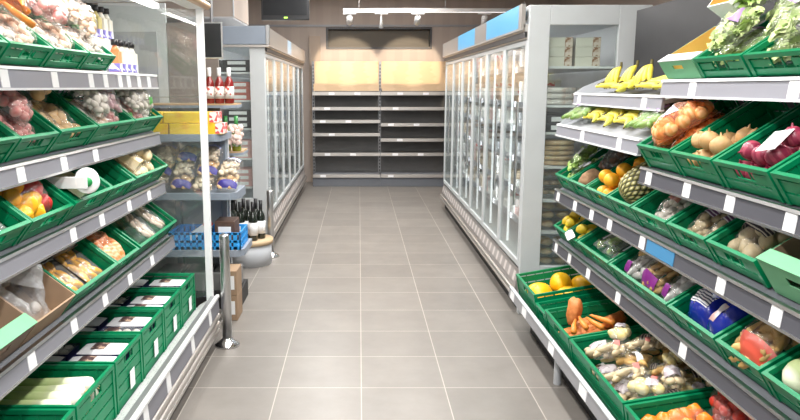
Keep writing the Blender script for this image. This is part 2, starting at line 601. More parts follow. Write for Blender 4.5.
def freezer(sgn, xf, y0, y1, ndoor, label, segs):
    """sgn +1: stands right of the aisle; front at x = xf"""
    X = lambda d: xf + sgn * d
    root = thing('glass_door_freezer', label, 'freezer', (X(0.4), (y0 + y1) / 2, 0))
    dp = 0.76
    MB().box(X(0.08), X(dp), y0 + 0.02, y1, 0.10, 0.31).build('base_cabinet', PANEL, root, 0.004)
    MB().box(X(0.02), X(dp), y0 + 0.04, y1 - 0.02, 0, 0.10).build('kick_plate', KICK, root)
    MB().box(X(dp), X(dp + 0.03), y0, y1, 0.0, 2.07).build('back_wall', WHITE, root)
    MB().box(X(0.0), X(dp), y0 + 0.01, y1, 1.985, 2.07).build('roof', PANEL, root, 0.004)
    MB().box(X(0), X(dp), y1 - 0.03, y1, 0.31, 1.985).build('far_end', PANEL, root)
    # near end frame with a big window
    f = MB()
    f.box(X(0.0), X(0.135), y0 - 0.03, y0 + 0.02, 0.0, 2.07)
    f.box(X(dp - 0.18), X(dp + 0.03), y0 - 0.03, y0 + 0.02, 0.0, 2.07)
    f.box(X(0.135), X(dp - 0.18), y0 - 0.03, y0 + 0.02, 1.945, 2.07)
    f.box(X(0.135), X(dp - 0.18), y0 - 0.03, y0 + 0.02, 0.0, 0.34 if sgn > 0 else 0.52)
    e = f.build('end_frame', PANEL, root, 0.004)
    MB().box(X(0.135), X(dp - 0.18), y0 - 0.008, y0 - 0.002, 0.34 if sgn > 0 else 0.52, 1.945).build('end_glass', GLASS, e)
    # front base grille
    g = MB()
    g.prism([(X(-0.03), 0.135), (X(0.0), 0.10), (X(0.07), 0.10), (X(0.07), 0.31), (X(0.0), 0.31)], y0, y1)
    b = g.build('front_bumper', STEEL_D if False else mat('bumper_grey', (0.36, 0.34, 0.33), 0.35, metal=0.6), root)
    for z in (0.135, 0.17):
        MB().tube([(X(-0.035), y0, z), (X(-0.035), y1, z)], 0.012, 8).build('bumper_rail', ALU, root)
    MB().prism([(X(-0.021), 0.215), (X(-0.003), 0.29), (X(0.0), 0.29), (X(-0.018), 0.215)], y0, y1).build('vent_strip', VENT, b)
    # canopy
    MB().prism([(X(-0.01), 1.86), (X(0.06), 1.84), (X(0.06), 1.95), (X(-0.03), 1.95)], y0, y1).build('canopy_profile', ALU, root)
    MB().box(X(-0.022), X(-0.005), y0, y1, 1.868, 1.905).build('canopy_gap', DARK, root)
    MB().box(X(-0.045), X(-0.03), y0, y1, 1.915, 1.93).build('canopy_trim', ALU, root)
    SEG = {'b': mat('canopy_blue', (0.10, 0.36, 0.62), 0.3), 'g': mat('canopy_grey', (0.22, 0.20, 0.19), 0.35),
           's': mat('canopy_silver', (0.48, 0.45, 0.42), 0.3, metal=0.6), 'p': mat('canopy_paleblue', (0.35, 0.47, 0.58), 0.3)}
    for a, c, k in segs:
        MB().box(X(-0.045), X(-0.02), a, c, 1.93, 2.08).build('canopy_panel', SEG[k], root)
    if sgn < 0:
        MB().box(X(-0.04), X(dp), y0 - 0.05, y0 - 0.03, 1.93, 2.09).build('end_fascia', BLUEGREY, root, 0.004)
        MB().box(X(-0.045), X(dp), y0 - 0.053, y0 - 0.03, 1.905, 1.925).build('end_trim', ALU, root)
        MB().box(X(-0.05), X(-0.02), y0 - 0.055, y0 + 0.02, 1.925, 2.10).build('corner_cap', STEEL, root, 0.004)
    # shelves
    for z in (FSH if sgn > 0 else LFSH):
        MB().box(X(0.10), X(0.70), y0 + 0.03, y1 - 0.04, z - 0.015, z).build('shelf', WHITE, root)
        MB().box(X(0.09), X(0.10), y0 + 0.03, y1 - 0.04, z - 0.03, z + 0.012).build('price_rail', RAILLIGHT, root)
    area('freezer_fill_light', (X(0.12), (y0 + y1) / 2, 1.90), 0.06, y1 - y0 - 0.3, 6, (0.97, 0.98, 1.0), (0, R(35) * -sgn, 0))  # fill light added to brighten the freezer interior
    MB().box(X(0.07), X(0.10), y0 + 0.1, y1 - 0.1, 1.91, 1.93).build('freezer_fill_bar', LEDM, root)  # glowing bar added to go with the interior fill light
    for k in range(1, ndoor):
        yy = y0 + (y1 - y0) / ndoor * k
        area('freezer_door_light', (X(0.085), yy, 1.1), 1.4, 0.03, 1.6, (0.97, 0.98, 1.0), (0, R(90) * -sgn, 0))
    # doors
    dw = (y1 - y0) / ndoor
    for k in range(ndoor):
        a, c = y0 + k * dw + 0.004, y0 + (k + 1) * dw - 0.004
        d = MB()
        d.box(X(-0.005), X(0.022), a, a + 0.036, 0.33, 1.85)
        d.box(X(-0.005), X(0.022), c - 0.036, c, 0.33, 1.85)
        d.box(X(-0.005), X(0.022), a + 0.036, c - 0.036, 0.33, 0.37)
        d.box(X(-0.005), X(0.022), a + 0.036, c - 0.036, 1.82, 1.85)
        dd = d.build('door', PANEL, root, 0.003)
        MB().box(X(0.004), X(0.010), a + 0.036, c - 0.036, 0.37, 1.82).build('door_glass', GLASS, dd)
        MB().tube([(X(-0.035), a + 0.06, 0.75), (X(-0.035), a + 0.06, 1.45)], 0.010, 8).build('handle', CHROME, dd)
        MB().box(X(0.060), X(0.075), c - 0.02, c - 0.006, 0.36, 1.82).build('light_strip', LEDM, root)
    return root, X


freezer(1, 1.10, 4.75, 9.15, 6, 'long glass door freezer right of the aisle with blue canopy panels',
        [(4.75, 4.84, 's'), (4.84, 6.05, 'b'), (6.05, 6.65, 'g'), (6.65, 7.75, 'b'), (7.75, 9.15, 'g')])
freezer(-1, -0.86, 6.62, 11.0, 6, 'long glass door freezer left of the aisle behind the wine display',
        [(6.62, 8.3, 's'), (8.3, 8.75, 'p'), (8.75, 11.0, 's')])

# ------------------------------------------------------------------ produce stands
AR, AL = 33, 38
RIGHT = {'R2': (1.21, 1.145), 'R3': (1.21, 0.865), 'R4': (1.216, 0.545)}


def shelf_part(root, sgn, xf, z0, y0, y1, ang, depth, tags, face=0.06, light=False, blue=None):
    """sloping shelf: board, lip, price rail and tags"""
    X = lambda d: xf + sgn * d
    c, s_ = math.cos(R(ang)), math.sin(R(ang))
    th = 0.018
    zb = z0 + face - 0.012
    b = MB()
    b.prism([(X(0.015), zb), (X(0.015 + depth * c), zb + depth * s_), (X(0.015 + depth * c + th * s_), zb + depth * s_ - th * c),
             (X(0.015 + th * s_), zb - th)], y0, y1)
    sh = b.build('shelf', BOARD if not light else GREY, root)
    rl = MB()
    rl.prism([(X(0.0), z0), (X(0.014), z0), (X(0.018), z0 + face), (X(0.006), z0 + face)], y0, y1)
    rl.build('price_rail', RAILLIGHT if light else (RAILGREY if sgn > 0 else RAILMID), sh)
    e = MB()
    e.box(X(-0.004), X(0.016), y0, y1, z0 - 0.006, z0 + 0.002)
    e.prism([(X(0.0), z0 + face - 0.002), (X(0.02), z0 + face - 0.002), (X(0.022), z0 + face + 0.008), (X(0.004), z0 + face + 0.008)], y0, y1)
    e.build('rail_lip', WHITE if light else STEEL, sh)
    for ty in tags:
        wdt = 0.055
        p = MB()
        p.prism([(X(-0.003), z0 + 0.003), (X(0.0), z0 + 0.003), (X(0.006), z0 + face - 0.004), (X(0.003), z0 + face - 0.004)],
                ty - wdt / 2, ty + wdt / 2)
        p.build('price_tag', PAPER, sh)
    if blue:
        p = MB()
        p.prism([(X(-0.003), z0 + 0.003), (X(0.0), z0 + 0.003), (X(0.006), z0 + face - 0.004), (X(0.003), z0 + face - 0.004)], *blue)
        p.build('shelf_talker', BLUECARD, sh)
    return sh


rs = thing('produce_stand', 'tiered grey vegetable stand along the right side of the aisle', 'shelving', (1.4, 2.8, 0))
RY0, RY1 = 0.9, 4.36
MB().box(1.66, 1.70, RY0, RY1 + 0.02, 0.0, 2.0).build('back_panel', mat('stand_back', (0.035, 0.034, 0.037), 0.55, spec=0.3, var=0.1), rs)
MB().box(1.10, 1.66, RY0, RY1, 0.0, 0.13).build('plinth', KICK, rs)
MB().box(1.04, 1.66, RY0, RY1 + 0.1, 0.13, 0.165).build('deck', BLUEGREY, rs)
for k, yy in enumerate((1.9, 3.06, 4.33)):
    MB().box(1.60, 1.66, yy - 0.02, yy + 0.02, 0.16, 1.50).build('upright', STEEL_D, rs)
for yy in (2.35, 3.55):
    MB().tube([(1.05, yy, 0.0), (1.05, yy, 0.14)], 0.02, 10).build('foot', LGREY, rs)
# bottom rail
rl = MB().prism([(0.978, 0.205), (0.992, 0.205), (0.998, 0.262), (0.984, 0.262)], RY0, RY1 + 0.12).build('bottom_rail', mat('bottom_rail_grey', (0.30, 0.30, 0.32), 0.4), rs)
MB().box(0.980, 1.003, RY0, RY1 + 0.12, 0.262, 0.268).build('bottom_rail_lip', LGREY, rs)
MB().prism([(0.99, 0.20), (1.06, 0.13), (1.06, 0.15), (0.99, 0.22)], RY0, RY1 + 0.12).build('rail_bracket', GREY, rs)
for ty in (4.38, 4.05, 3.45, 2.93, 2.2):
    MB().prism([(0.976, 0.208), (0.980, 0.208), (0.985, 0.259), (0.981, 0.259)], ty - 0.05, ty + 0.05).build('price_tag', PAPER, rl)
shelf_part(rs, 1, 1.216, 0.545, RY0, RY1, AR, 0.46, (4.28, 4.0, 3.66, 3.22, 2.54, 1.75))
shelf_part(rs, 1, 1.21, 0.865, RY0, RY1, AR, 0.46, (4.27, 3.93, 3.64, 3.37, 2.97, 2.30, 1.98), blue=(2.66, 2.92))
shelf_part(rs, 1, 1.21, 1.145, RY0, 3.05, AR, 0.46, (2.95, 2.60, 2.29, 1.96))
shelf_part(rs, 1, 1.285, 1.512, RY0, 3.07, AR, 0.38, (2.78, 2.13), light=True)
shelf_part(rs, 1, 1.30, 1.452, 3.09, RY1, 12, 0.34, (4.25, 3.28), face=0.055, light=True)
shelf_part(rs, 1, 1.205, 1.262, 3.07, RY1, 24, 0.42, (3.85, 3.30), light=True)
for z, x in ((1.452, 1.30), (1.262, 1.205)):
    MB().prism([(x + 0.005, z - 0.005), (x + 0.36, z + 0.03), (x + 0.36, z + 0.22), (x + 0.06, z + 0.10), (x + 0.005, z + 0.06)],
               RY1, RY1 + 0.006).build('shelf_end', LGREY, rs)

# left refrigerated cabinet
ls = thing('refrigerated_cabinet', 'open refrigerated produce cabinet along the left side with glass end', 'refrigerator', (-1.3, 2.6, 0))
LY0, LY1 = 0.9, 4.16
MB().box(-1.74, -1.70, LY0, LY1, 0.0, 2.1).build('back_wall', PANEL, ls)
for k, (a, c) in enumerate(((2.0, 2.75), (2.8, 3.45), (3.5, 4.05))):
    MB().box(-1.705, -1.69, a, c, 1.5, 1.86).build('back_grille', LGREY, ls, 0.004)
MB().box(-1.70, -0.90, LY0, LY1, 0.0, 0.16).build('base_tank', KICK, ls)
MB().prism([(-1.70, 0.16), (-0.97, 0.16), (-0.97, 0.225), (-1.70, 0.225)], LY0, LY1).build('deck', LGREY, ls)
PERF = mat('perforated_strip', (0.30, 0.30, 0.31), 0.5, color2=(0.60, 0.60, 0.60), kind='voronoi', vscale=70, ramp=(0.22, 0.32))
MB().prism([(-0.975, 0.240), (-0.868, 0.305), (-0.868, 0.292), (-0.975, 0.227)], LY0, LY1).build('air_grille', PERF, ls)
MB().box(-0.868, -0.848, LY0, LY1, 0.29, 0.310).build('front_lip', WHITE, ls, 0.004)
fp = MB().prism([(-0.87, 0.205), (-0.85, 0.205), (-0.856, 0.29), (-0.87, 0.29)], LY0, LY1).build('front_rail', RAILMID, ls)
MB().box(-0.90, -0.872, LY0, LY1, 0.05, 0.30).build('front_panel', STEEL_D, ls)
for z, r_ in ((0.175, 0.018), (0.125, 0.018), (0.085, 0.012)):
    MB().tube([(-0.862, LY0, z), (-0.862, LY1, z)], r_, 10).build('bumper_rail', ALU, ls)
for ty in (3.9, 3.47, 3.0, 2.66):
    MB().prism([(-0.847, 0.208), (-0.850, 0.208), (-0.856, 0.287), (-0.853, 0.287)], ty - 0.03, ty + 0.03).build('price_tag', PAPER, fp)
MB().prism([(-0.846, 0.23), (-0.850, 0.23), (-0.854, 0.30), (-0.850, 0.30)], 2.42, 2.50).build('promotion_tag', PAPERRED, fp)
shelf_part(ls, -1, -1.10, 0.612, LY0, LY1 - 0.01, AL, 0.46, (3.68, 3.31, 2.97, 2.63, 2.27))
shelf_part(ls, -1, -1.14, 0.94, LY0, LY1 - 0.01, AL, 0.44, (3.82, 3.48, 3.10, 2.78))
shelf_part(ls, -1, -1.157, 1.225, LY0, LY1 - 0.01, AL, 0.42, (3.12, 2.78, 2.42))
shelf_part(ls, -1, -1.157, 1.545, LY0, 3.445, AL, 0.30, (2.36, 2.75, 3.12, 3.30), light=True, face=0.066)
shelf_part(ls, -1, -1.157, 1.545, 3.447, LY1 - 0.01, 0, 0.20, (3.50, 3.63, 3.80, 3.98), light=True, face=0.066)
MB().box(-1.70, -1.335, 3.45, LY1 - 0.01, 1.625, 1.796).build('back_step', WHITE, ls)
# canopy with lamp
MB().prism([(-1.70, 2.02), (-1.70, 2.16), (-0.90, 2.14), (-0.86, 2.06), (-0.88, 1.985), (-0.98, 1.99), (-1.05, 2.03)], LY0, LY1 + 0.03).build('canopy', WHITE, ls)
MB().tube([(-0.868, LY0, 2.005), (-0.868, LY1 + 0.03, 2.005)], 0.022, 12).build('canopy_nosing', mat('copper_trim', (0.60, 0.42, 0.27), 0.35, metal=0.7), ls)
MB().tube([(-0.862, LY0, 2.055), (-0.862, LY1 + 0.03, 2.055)], 0.022, 12).build('canopy_profile', STEEL, ls)
MB().box(-1.16, -1.12, LY0, LY1 - 0.05, 1.985, 2.01).build('canopy_lamp', mat('tube_white', (1, 0.98, 0.95), 0.5, emit=3.0), ls)
area('cabinet_lamp_light', (-1.14, 2.5, 1.98), 0.05, 3.0, 14, (1, 0.97, 0.93), (0, 0, 0))
MB().prism([(-0.895, 0.30), (-1.70, 0.22), (-1.70, 2.02), (-0.895, 1.98)], LY1 - 0.004, LY1 + 0.004).build('end_glass', GLASS, ls)
MB().box(-0.925, -0.885, LY1 - 0.012, LY1 + 0.02, 0.27, 1.99).build('end_post', WHITE, ls, 0.004)


# ------------------------------------------------------------------ crates
CR = {}


def crate_mesh(U, V, W):
    """u 0..U going back, v -V/2..V/2, w 0..W; open slatted plastic crate"""
    k = (round(U, 2), round(V, 2), round(W, 2))
    if k in CR: return CR[k]
    m = MB()
    t = 0.009
    h = V / 2
    m.box(0.004, U - 0.004, -h + 0.004, h - 0.004, 0, 0.005)
    nrib = max(3, int(U / 0.07))
    for i in range(1, nrib):
        u = U * i / nrib
        m.box(u - 0.003, u + 0.003, -h + t, h - t, 0.005, 0.010)
    rim = 0.016
    rows = 4 if W > 0.15 else 2
    z0, z1 = 0.0, W - rim
    rh = (z1 - z0) / rows
    gap = 0.008

    def wall(axis, pos, inner, a, b, handle):
        # solid slats with gaps
        for r in range(rows):
            lo, hi = z0 + r * rh, z0 + (r + 1) * rh - gap
            spans = [(a, b)]
            if handle and r == rows - 1:
                mid, hw = (a + b) / 2, min(0.055, (b - a) * 0.22)
                spans = [(a, mid - hw), (mid + hw, b)]
                p0, p1 = sorted((pos, inner))
                zt = max(lo, hi - 0.03)
                if axis == 'u': m.box(p0, p1, mid - hw, mid + hw, lo, zt)
                else: m.box(mid - hw, mid + hw, p0, p1, lo, zt)
            for s0, s1 in spans:
                p0, p1 = sorted((pos, inner))
                if axis == 'u': m.box(p0, p1, s0, s1, lo, hi)
                else: m.box(s0, s1, p0, p1, lo, hi)
        n = max(3, int((b - a) / 0.055))
        for i in range(n + 1):
            c = a + (b - a) * i / n
            p0, p1 = sorted((pos + (pos - inner) * 0.35, pos + (inner - pos) * 0.5))
            if axis == 'u': m.box(p0, p1, c - 0.003, c + 0.003, 0, z1)
            else: m.box(c - 0.003, c + 0.003, p0, p1, 0, z1)

    wt = 0.005
    wall('u', t, t - wt + 0.0, -h + t, h - t, True)
    wall('u', U - t, U - t + wt, -h + t, h - t, True)
    wall('v', -h + t, -h + t - wt, t, U - t, False)
    wall('v', h - t, h - t + wt, t, U - t, False)
    # rim flange
    fl = 0.014
    m.box(0, fl, -h, h, W - rim, W)
    m.box(U - fl, U, -h, h, W - rim, W)
    m.box(fl, U - fl, -h, -h + fl, W - rim, W)
    m.box(fl, U - fl, h - fl, h, W - rim, W)
    for u in (0.0, U - 0.02):
        for v in (-h, h - 0.02):
            m.box(u, u + 0.02, v, v + 0.02, 0, W - rim)
    o = m.build('produce_crate', GREEN)
    COL.objects.unlink(o)
    CR[k] = o.data
    return o.data


def frame(sgn, x, z, ang, y):
    c, s_ = math.cos(R(ang)), math.sin(R(ang))
    if sgn > 0:
        m = Matrix(((c, 0, -s_, x), (0, 1, 0, y), (s_, 0, c, z), (0, 0, 0, 1)))
    else:
        m = Matrix(((-c, 0, s_, x), (0, -1, 0, y), (s_, 0, c, z), (0, 0, 0, 1)))
    return m


class Crate:
    def __init__(self, M, U, V, W, label):
        self.M, self.U, self.V, self.W = M, U, V, W
        if label:
            o = bpy.data.objects.new('produce_crate', crate_mesh(U, V, W))
            COL.objects.link(o)
            o.matrix_world = M
            tag(o, label, 'crate')
            self.o = o


ROWS = {  # side, front x of crates, z of board there, slope, crate depth, crate height
    'R1': (1, 1.300, 1.572, AR, 0.33, 0.085),
    'R2': (1, 1.228, 1.203, AR, 0.40, 0.11),
    'R3': (1, 1.238, 0.930, AR, 0.40, 0.10),
    'R4': (1, 1.244, 0.610, AR, 0.40, 0.10),
    'R5': (1, 1.045, 0.166, 10, 0.52, 0.19),
    'L1': (-1, -1.175, 1.612, AL, 0.36, 0.085),
    'L2': (-1, -1.178, 1.287, AL, 0.40, 0.105),
    'L3': (-1, -1.162, 1.003, AL, 0.40, 0.105),
    'L4': (-1, -1.124, 0.676, AL, 0.40, 0.105),
    'L5': (-1, -0.985, 0.227, 0, 0.55, 0.225),
}


def crate(row, y0, y1, label, W=None, U=None):
    s_, x, z, a, u, w_ = ROWS[row]
    d = 0.02 if a > 20 else 0.0
    x += s_ * d * math.cos(R(a))
    z += d * math.sin(R(a))
    y0, y1 = min(y0, y1), max(y0, y1)
    return Crate(frame(s_, x, z, a, (y0 + y1) / 2), U or u, y1 - y0 - 0.006, W or w_, label)


# ------------------------------------------------------------------ produce meshes
PM = {}


def pm(key, fn, m):
    """piece mesh by key"""
    if key not in PM:
        b = MB()
        fn(b)
        o = b.build(key.split('#')[0], m)
        COL.objects.unlink(o)
        PM[key] = o.data
    return PM[key]


ONION = mat('onion_skin', (0.72, 0.29, 0.09), 0.35, color2=(0.84, 0.42, 0.18), kind='wave', vscale=14, bump=0.1)
POTATO = mat('pale_onion_skin', (0.60, 0.38, 0.18), 0.5, color2=(0.48, 0.27, 0.10), vscale=22, bump=0.15)
REDONION = mat('red_onion_skin', (0.25, 0.025, 0.06), 0.3, color2=(0.38, 0.06, 0.10), kind='wave', vscale=14)
ORANGE = mat('orange_peel', (0.95, 0.43, 0.02), 0.4, bump=0.2, bscale=300, var=0.1)
LEMON = mat('lemon_peel', (0.86, 0.62, 0.04), 0.4, bump=0.2, bscale=250, var=0.1)
MELON = mat('melon_rind', (0.92, 0.52, 0.01), 0.4, var=0.08, vscale=14, bump=0.1)
SWEETP = mat('sweet_potato_skin', (0.62, 0.19, 0.05), 0.5, color2=(0.80, 0.30, 0.09), vscale=30, bump=0.3, bscale=90)
BANANA = mat('banana_peel', (0.80, 0.62, 0.06), 0.45, color2=(0.62, 0.60, 0.09), vscale=9)
BANTIP = mat('banana_tip', (0.12, 0.10, 0.03), 0.7)
CREAM = mat('cream_root', (0.62, 0.50, 0.31), 0.5, var=0.15, vscale=30)
MUSH = mat('mushroom_white', (0.70, 0.64, 0.57), 0.6, var=0.1, vscale=20)
PINK = mat('pink_radish', (0.68, 0.20, 0.20), 0.4, color2=(0.80, 0.55, 0.48), vscale=22)
CARROT = mat('carrot_orange', (0.85, 0.28, 0.04), 0.45, var=0.2, vscale=40)
TOMATO = mat('tomato_red', (0.62, 0.04, 0.02), 0.25)
PEPY = mat('pepper_orange', (0.95, 0.45, 0.02), 0.25, var=0.05)
PEPR = mat('pepper_red', (0.62, 0.03, 0.03), 0.25)
LEAF = mat('salad_green', (0.22, 0.40, 0.06), 0.5, color2=(0.42, 0.55, 0.18), vscale=18)
LEAFP = mat('pale_salad', (0.38, 0.53, 0.15), 0.5, color2=(0.64, 0.70, 0.38), vscale=22)
NUT = mat('tan_ginger', (0.62, 0.40, 0.14), 0.55, color2=(0.48, 0.27, 0.08), vscale=30, bump=0.2)
DATE = mat('dark_brown_root', (0.12, 0.065, 0.045), 0.6, var=0.3, vscale=20)
BREAD = mat('golden_bread', (0.62, 0.38, 0.17), 0.7, color2=(0.75, 0.55, 0.32), vscale=14)
COCO = mat('coconut_fibre', (0.22, 0.12, 0.06), 0.85, color2=(0.36, 0.22, 0.12), kind='noise', vscale=60, bump=0.5, bscale=120)
CHICK = mat('pale_meat', (0.80, 0.60, 0.46), 0.4, var=0.12, vscale=20)
SALMON = mat('salmon_orange', (0.85, 0.26, 0.08), 0.35, color2=(0.92, 0.45, 0.25), kind='wave', vscale=12)
PURPLE = mat('purple_print', (0.30, 0.03, 0.30), 0.4)
INDIGO = mat('indigo_print', (0.05, 0.04, 0.25), 0.4)
NAVY = mat('navy_tray', (0.025, 0.025, 0.10), 0.45)
CHOC = mat('brown_print', (0.09, 0.05, 0.05), 0.45, color2=(0.5, 0.35, 0.25), kind='cells', vscale=60, ramp=(0.75, 0.8))
PRINTK = mat('black_print', (0.05, 0.035, 0.05), 0.4, color2=(0.72, 0.66, 0.55), kind='wave', vscale=22, ramp=(0.72, 0.76))
PRINTW = mat('white_print', (0.85, 0.84, 0.86), 0.5, color2=(0.25, 0.12, 0.35), kind='wave', vscale=20, ramp=(0.75, 0.8))
PRINTG = mat('green_print', (0.12, 0.38, 0.10), 0.5, color2=(0.85, 0.88, 0.8), kind='cells', vscale=40, ramp=(0.6, 0.65))
PRINTR = mat('red_print', (0.75, 0.10, 0.10), 0.5, color2=(0.9, 0.85, 0.8), kind='cells', vscale=40, ramp=(0.6, 0.65))
BLUEFILM = mat('blue_bag_film', (0.012, 0.03, 0.38), 0.2, color2=(0.60, 0.65, 0.88), kind='noise', vscale=8, ramp=(0.60, 0.66), coat=0.5, bump=0.5, bscale=30)
REDTRAY = mat('red_tray', (0.72, 0.10, 0.06), 0.35)
BLUEPLAS = mat('sky_blue_plastic', (0.03, 0.34, 0.80), 0.4)


def onion_shape(d, t, ph): return 1 + 0.22 * max(0, d.z - 0.8) * 5 * 0.35 - 0.03 * math.cos(6 * t) * abs(math.cos(ph)) * 0.3


PIECES = {
    'onion': lambda b, s: b.blob(0.036, 0.035, 0.033, 0.10, 1.5, s, 14, 9, None, onion_shape).tube([(0, 0, 0.032), (0.002, 0, 0.046)], [0.006, 0.002], 6),
    'potato': lambda b, s: b.blob(0.042, 0.032, 0.030, 0.16, 1.6, s),
    'orange': lambda b, s: b.blob(0.037, 0.037, 0.035, 0.03, 1.5, s, 18, 12),
    'lemon': lambda b, s: b.blob(0.038, 0.027, 0.027, 0.05, 1.5, s, 16, 10, None, lambda d, t, ph: 1 + 0.22 * max(0, abs(d.x) - 0.9) * 10 * 0.6),
    'melon': lambda b, s: b.blob(0.105, 0.085, 0.082, 0.04, 1.2, s, 22, 14),
    'sweet_potato': lambda b, s: b.blob(0.10, 0.038, 0.036, 0.30, 1.6, s, 16, 12, None, lambda d, t, ph: 1 - 0.25 * abs(d.x) ** 3 + 0.1 * d.x),
    'mushroom': lambda b, s: b.blob(0.024, 0.024, 0.016, 0.12, 2, s, 12, 7).tube([(0, 0, -0.008), (0.003, 0, -0.03)], [0.010, 0.012], 8),
    'root': lambda b, s: b.blob(0.040, 0.016, 0.015, 0.3, 2, s, 12, 9, None, lambda d, t, ph: 1 - 0.3 * d.x),
    'carrot': lambda b, s: b.tube([(-0.075, 0, 0), (-0.07, 0, 0), (0.0, 0.003, 0), (0.07, 0, 0.002), (0.085, 0, 0)], [0.003, 0.014, 0.012, 0.006, 0.001], 9),
    'radish': lambda b, s: b.blob(0.024, 0.022, 0.022, 0.1, 2, s, 12, 8),
    'ginger': lambda b, s: b.blob(0.026, 0.014, 0.012, 0.4, 2.5, s, 10, 7),
    'pepper': lambda b, s: b.blob(0.040, 0.040, 0.048, 0.05, 1.5, s, 18, 11, None, lambda d, t, ph: 1 + 0.10 * math.cos(4 * t) * math.cos(ph) - 0.25 * max(0, abs(d.z) - 0.8)),
    'tomato': lambda b, s: b.blob(0.026, 0.026, 0.023, 0.03, 1.5, s),
    'bread_roll': lambda b, s: b.blob(0.045, 0.035, 0.026, 0.15, 1.6, s),
}


def leaf_piece(b, s):
    rnd = random.Random(s)
    for k in range(7):
        a = rnd.uniform(-0.5, 0.5)
        L, W_ = rnd.uniform(0.06, 0.10), rnd.uniform(0.014, 0.024)
        vs, fs = [], []
        M = T(rnd.uniform(-.01, .01), rnd.uniform(-.012, .012), rnd.uniform(-.01, .012)) @ RZ(math.degrees(a)) @ RX(rnd.uniform(-50, 50))
        for i in range(7):
            x = -L / 2 + L * i / 6
            ww = W_ * (math.sin(PI * min(1, (i + 0.4) / 6.6)) ** 0.7)
            cv = 0.008 * math.sin(i * 1.3 + s)
            for j in range(4):
                y = ww * (j / 1.5 - 1)
                vs.append((x, y, cv + 0.006 * math.sin(i * 2 + j * 2.4 + k)))
        for i in range(6):
            for j in range(3):
                fs.append((i * 4 + j, i * 4 + 4 + j, i * 4 + 5 + j, i * 4 + 1 + j))
        b.add(vs, fs, True, M)


PIECES['salad_leaves'] = leaf_piece
PIECE_R = {'onion': 0.034, 'potato': 0.034, 'orange': 0.036, 'lemon': 0.029, 'melon': 0.088, 'sweet_potato': 0.045, 'mushroom': 0.021,
           'root': 0.022, 'carrot': 0.02, 'radish': 0.021, 'ginger': 0.016, 'pepper': 0.042, 'tomato': 0.024, 'bread_roll': 0.033,
           'salad_leaves': 0.028}


def piece(kind, m, seed=0):
    return pm('%s#%s#%d' % (kind, m.name, seed), lambda b: PIECES[kind](b, seed), m)


def loose(kind, m, M, label, cat, group, scale=1.0, seed=0):
    o = bpy.data.objects.new(kind, piece(kind, m, seed))
    COL.objects.link(o)
    o.matrix_world = M @ Matrix.Scale(scale, 4)
    return tag(o, label, cat, group)


def rot(rnd, full=True):
    return RZ(rnd.uniform(0, 360)) @ RX(rnd.uniform(-70, 70) if full else rnd.uniform(-12, 12))


def fill(c, kind, m, label, cat, group, n, layers=2, scale=1.0, seed=1, u0=0.02, u1=None, full=True, inset=0.016, yaw=None, name=None):
    """a heap of loose pieces in crate c, from the low front backwards"""
    rnd = random.Random(seed)
    r = PIECE_R[kind] * scale
    if u1 is None: u1 = c.U - 0.02
    step = 2.02 * r
    pts = []
    for L in range(layers):
        off = r * (L % 2)
        w_ = 0.011 + r + L * 1.5 * r
        u = u0 + r + off
        while u <= u1 - r + 1e-6:
            nv = max(1, int((c.V - 2 * inset - off * 2) / step))
            tot = nv * step
            for k in range(nv):
                v = -tot / 2 + step * (k + 0.5)
                pts.append((L, u + rnd.uniform(-1, 1) * r * 0.08, v + rnd.uniform(-1, 1) * r * 0.06, w_))
            u += step
    pts = pts[:n] if layers == 1 else sorted(pts, key=lambda p: (p[0], p[1]))[:n]
    for i, (L, u, v, w_) in enumerate(pts):
        rr = RZ(yaw + rnd.uniform(-25, 25)) @ RX(rnd.uniform(-40, 40)) if yaw is not None else rot(rnd, full)
        sc = scale * rnd.uniform(0.93, 1.04)
        me = piece(kind, m, i % 3)
        best = None
        for du, dv in ((0, 0), (0.3, 0), (-0.3, 0), (0, 0.3), (0, -0.3)):
            for st in range(14):
                M = c.M @ T(u + du * r, v + dv * r, w_ - 0.12 * r + 0.08 * r * st) @ rr
                t_ = BVHTree.FromPolygons([M @ (q.co * sc) for q in me.vertices], [tuple(p.vertices) for p in me.polygons])
                hit = sum(len(t_.overlap(o)) for o in obstacles(c))
                if best is None or hit + st * 0.3 < best[0]: best = (hit + st * 0.3, M, t_, hit)
                if hit == 0: break
            if best[3] == 0: break
        if best[3] > 30: continue
        c.inside.append(best[2])
        o = loose(kind, m, best[1], label, cat, group, sc, i % 3)
        if name: o.name = name


# ------------------------------------------------------------------ bags
def pillow_z(s, t, h, seed, amp=0.12):
    if seed in (104, 105): amp = 0.4
    e = max(0.0, (1 - abs(s) ** 2.6) * (1 - abs(t) ** 2.6)) ** 0.5
    n = noise.noise(Vector((s * 1.7 + seed * 3.3, t * 1.9, seed * 1.3)))
    n2 = noise.noise(Vector((s * 5 + seed, t * 6, seed * 2.1)))
    return h * e * (1 + amp * n * 2 + amp * 0.6 * n2)


def pillow(l, w_, h, seed, s0=-1, s1=1, t0=-1, t1=1, off=0.0, closed=True, n=16):
    b = MB()
    vs, fs = [], []
    for i in range(n + 1):
        for j in range(n + 1):
            s_, t_ = s0 + (s1 - s0) * i / n, t0 + (t1 - t0) * j / n
            pin = 1 - 0.10 * abs(s_) ** 4
            vs.append((l / 2 * s_, w_ / 2 * t_ * pin, pillow_z(s_, t_, h, seed) + off + 0.006))
    for i in range(n):
        for j in range(n):
            a = i * (n + 1) + j
            fs.append((a, a + n + 1, a + n + 2, a + 1))
    b.add(vs, fs, True)
    if closed:
        vs2 = []
        for (x, y, z) in vs: vs2.append((x, y, 0.006 - min(0.006, (z - 0.006) * 0.3)))
        b.add(vs2, [f[::-1] for f in fs], True)
    return b


BAGS = {}


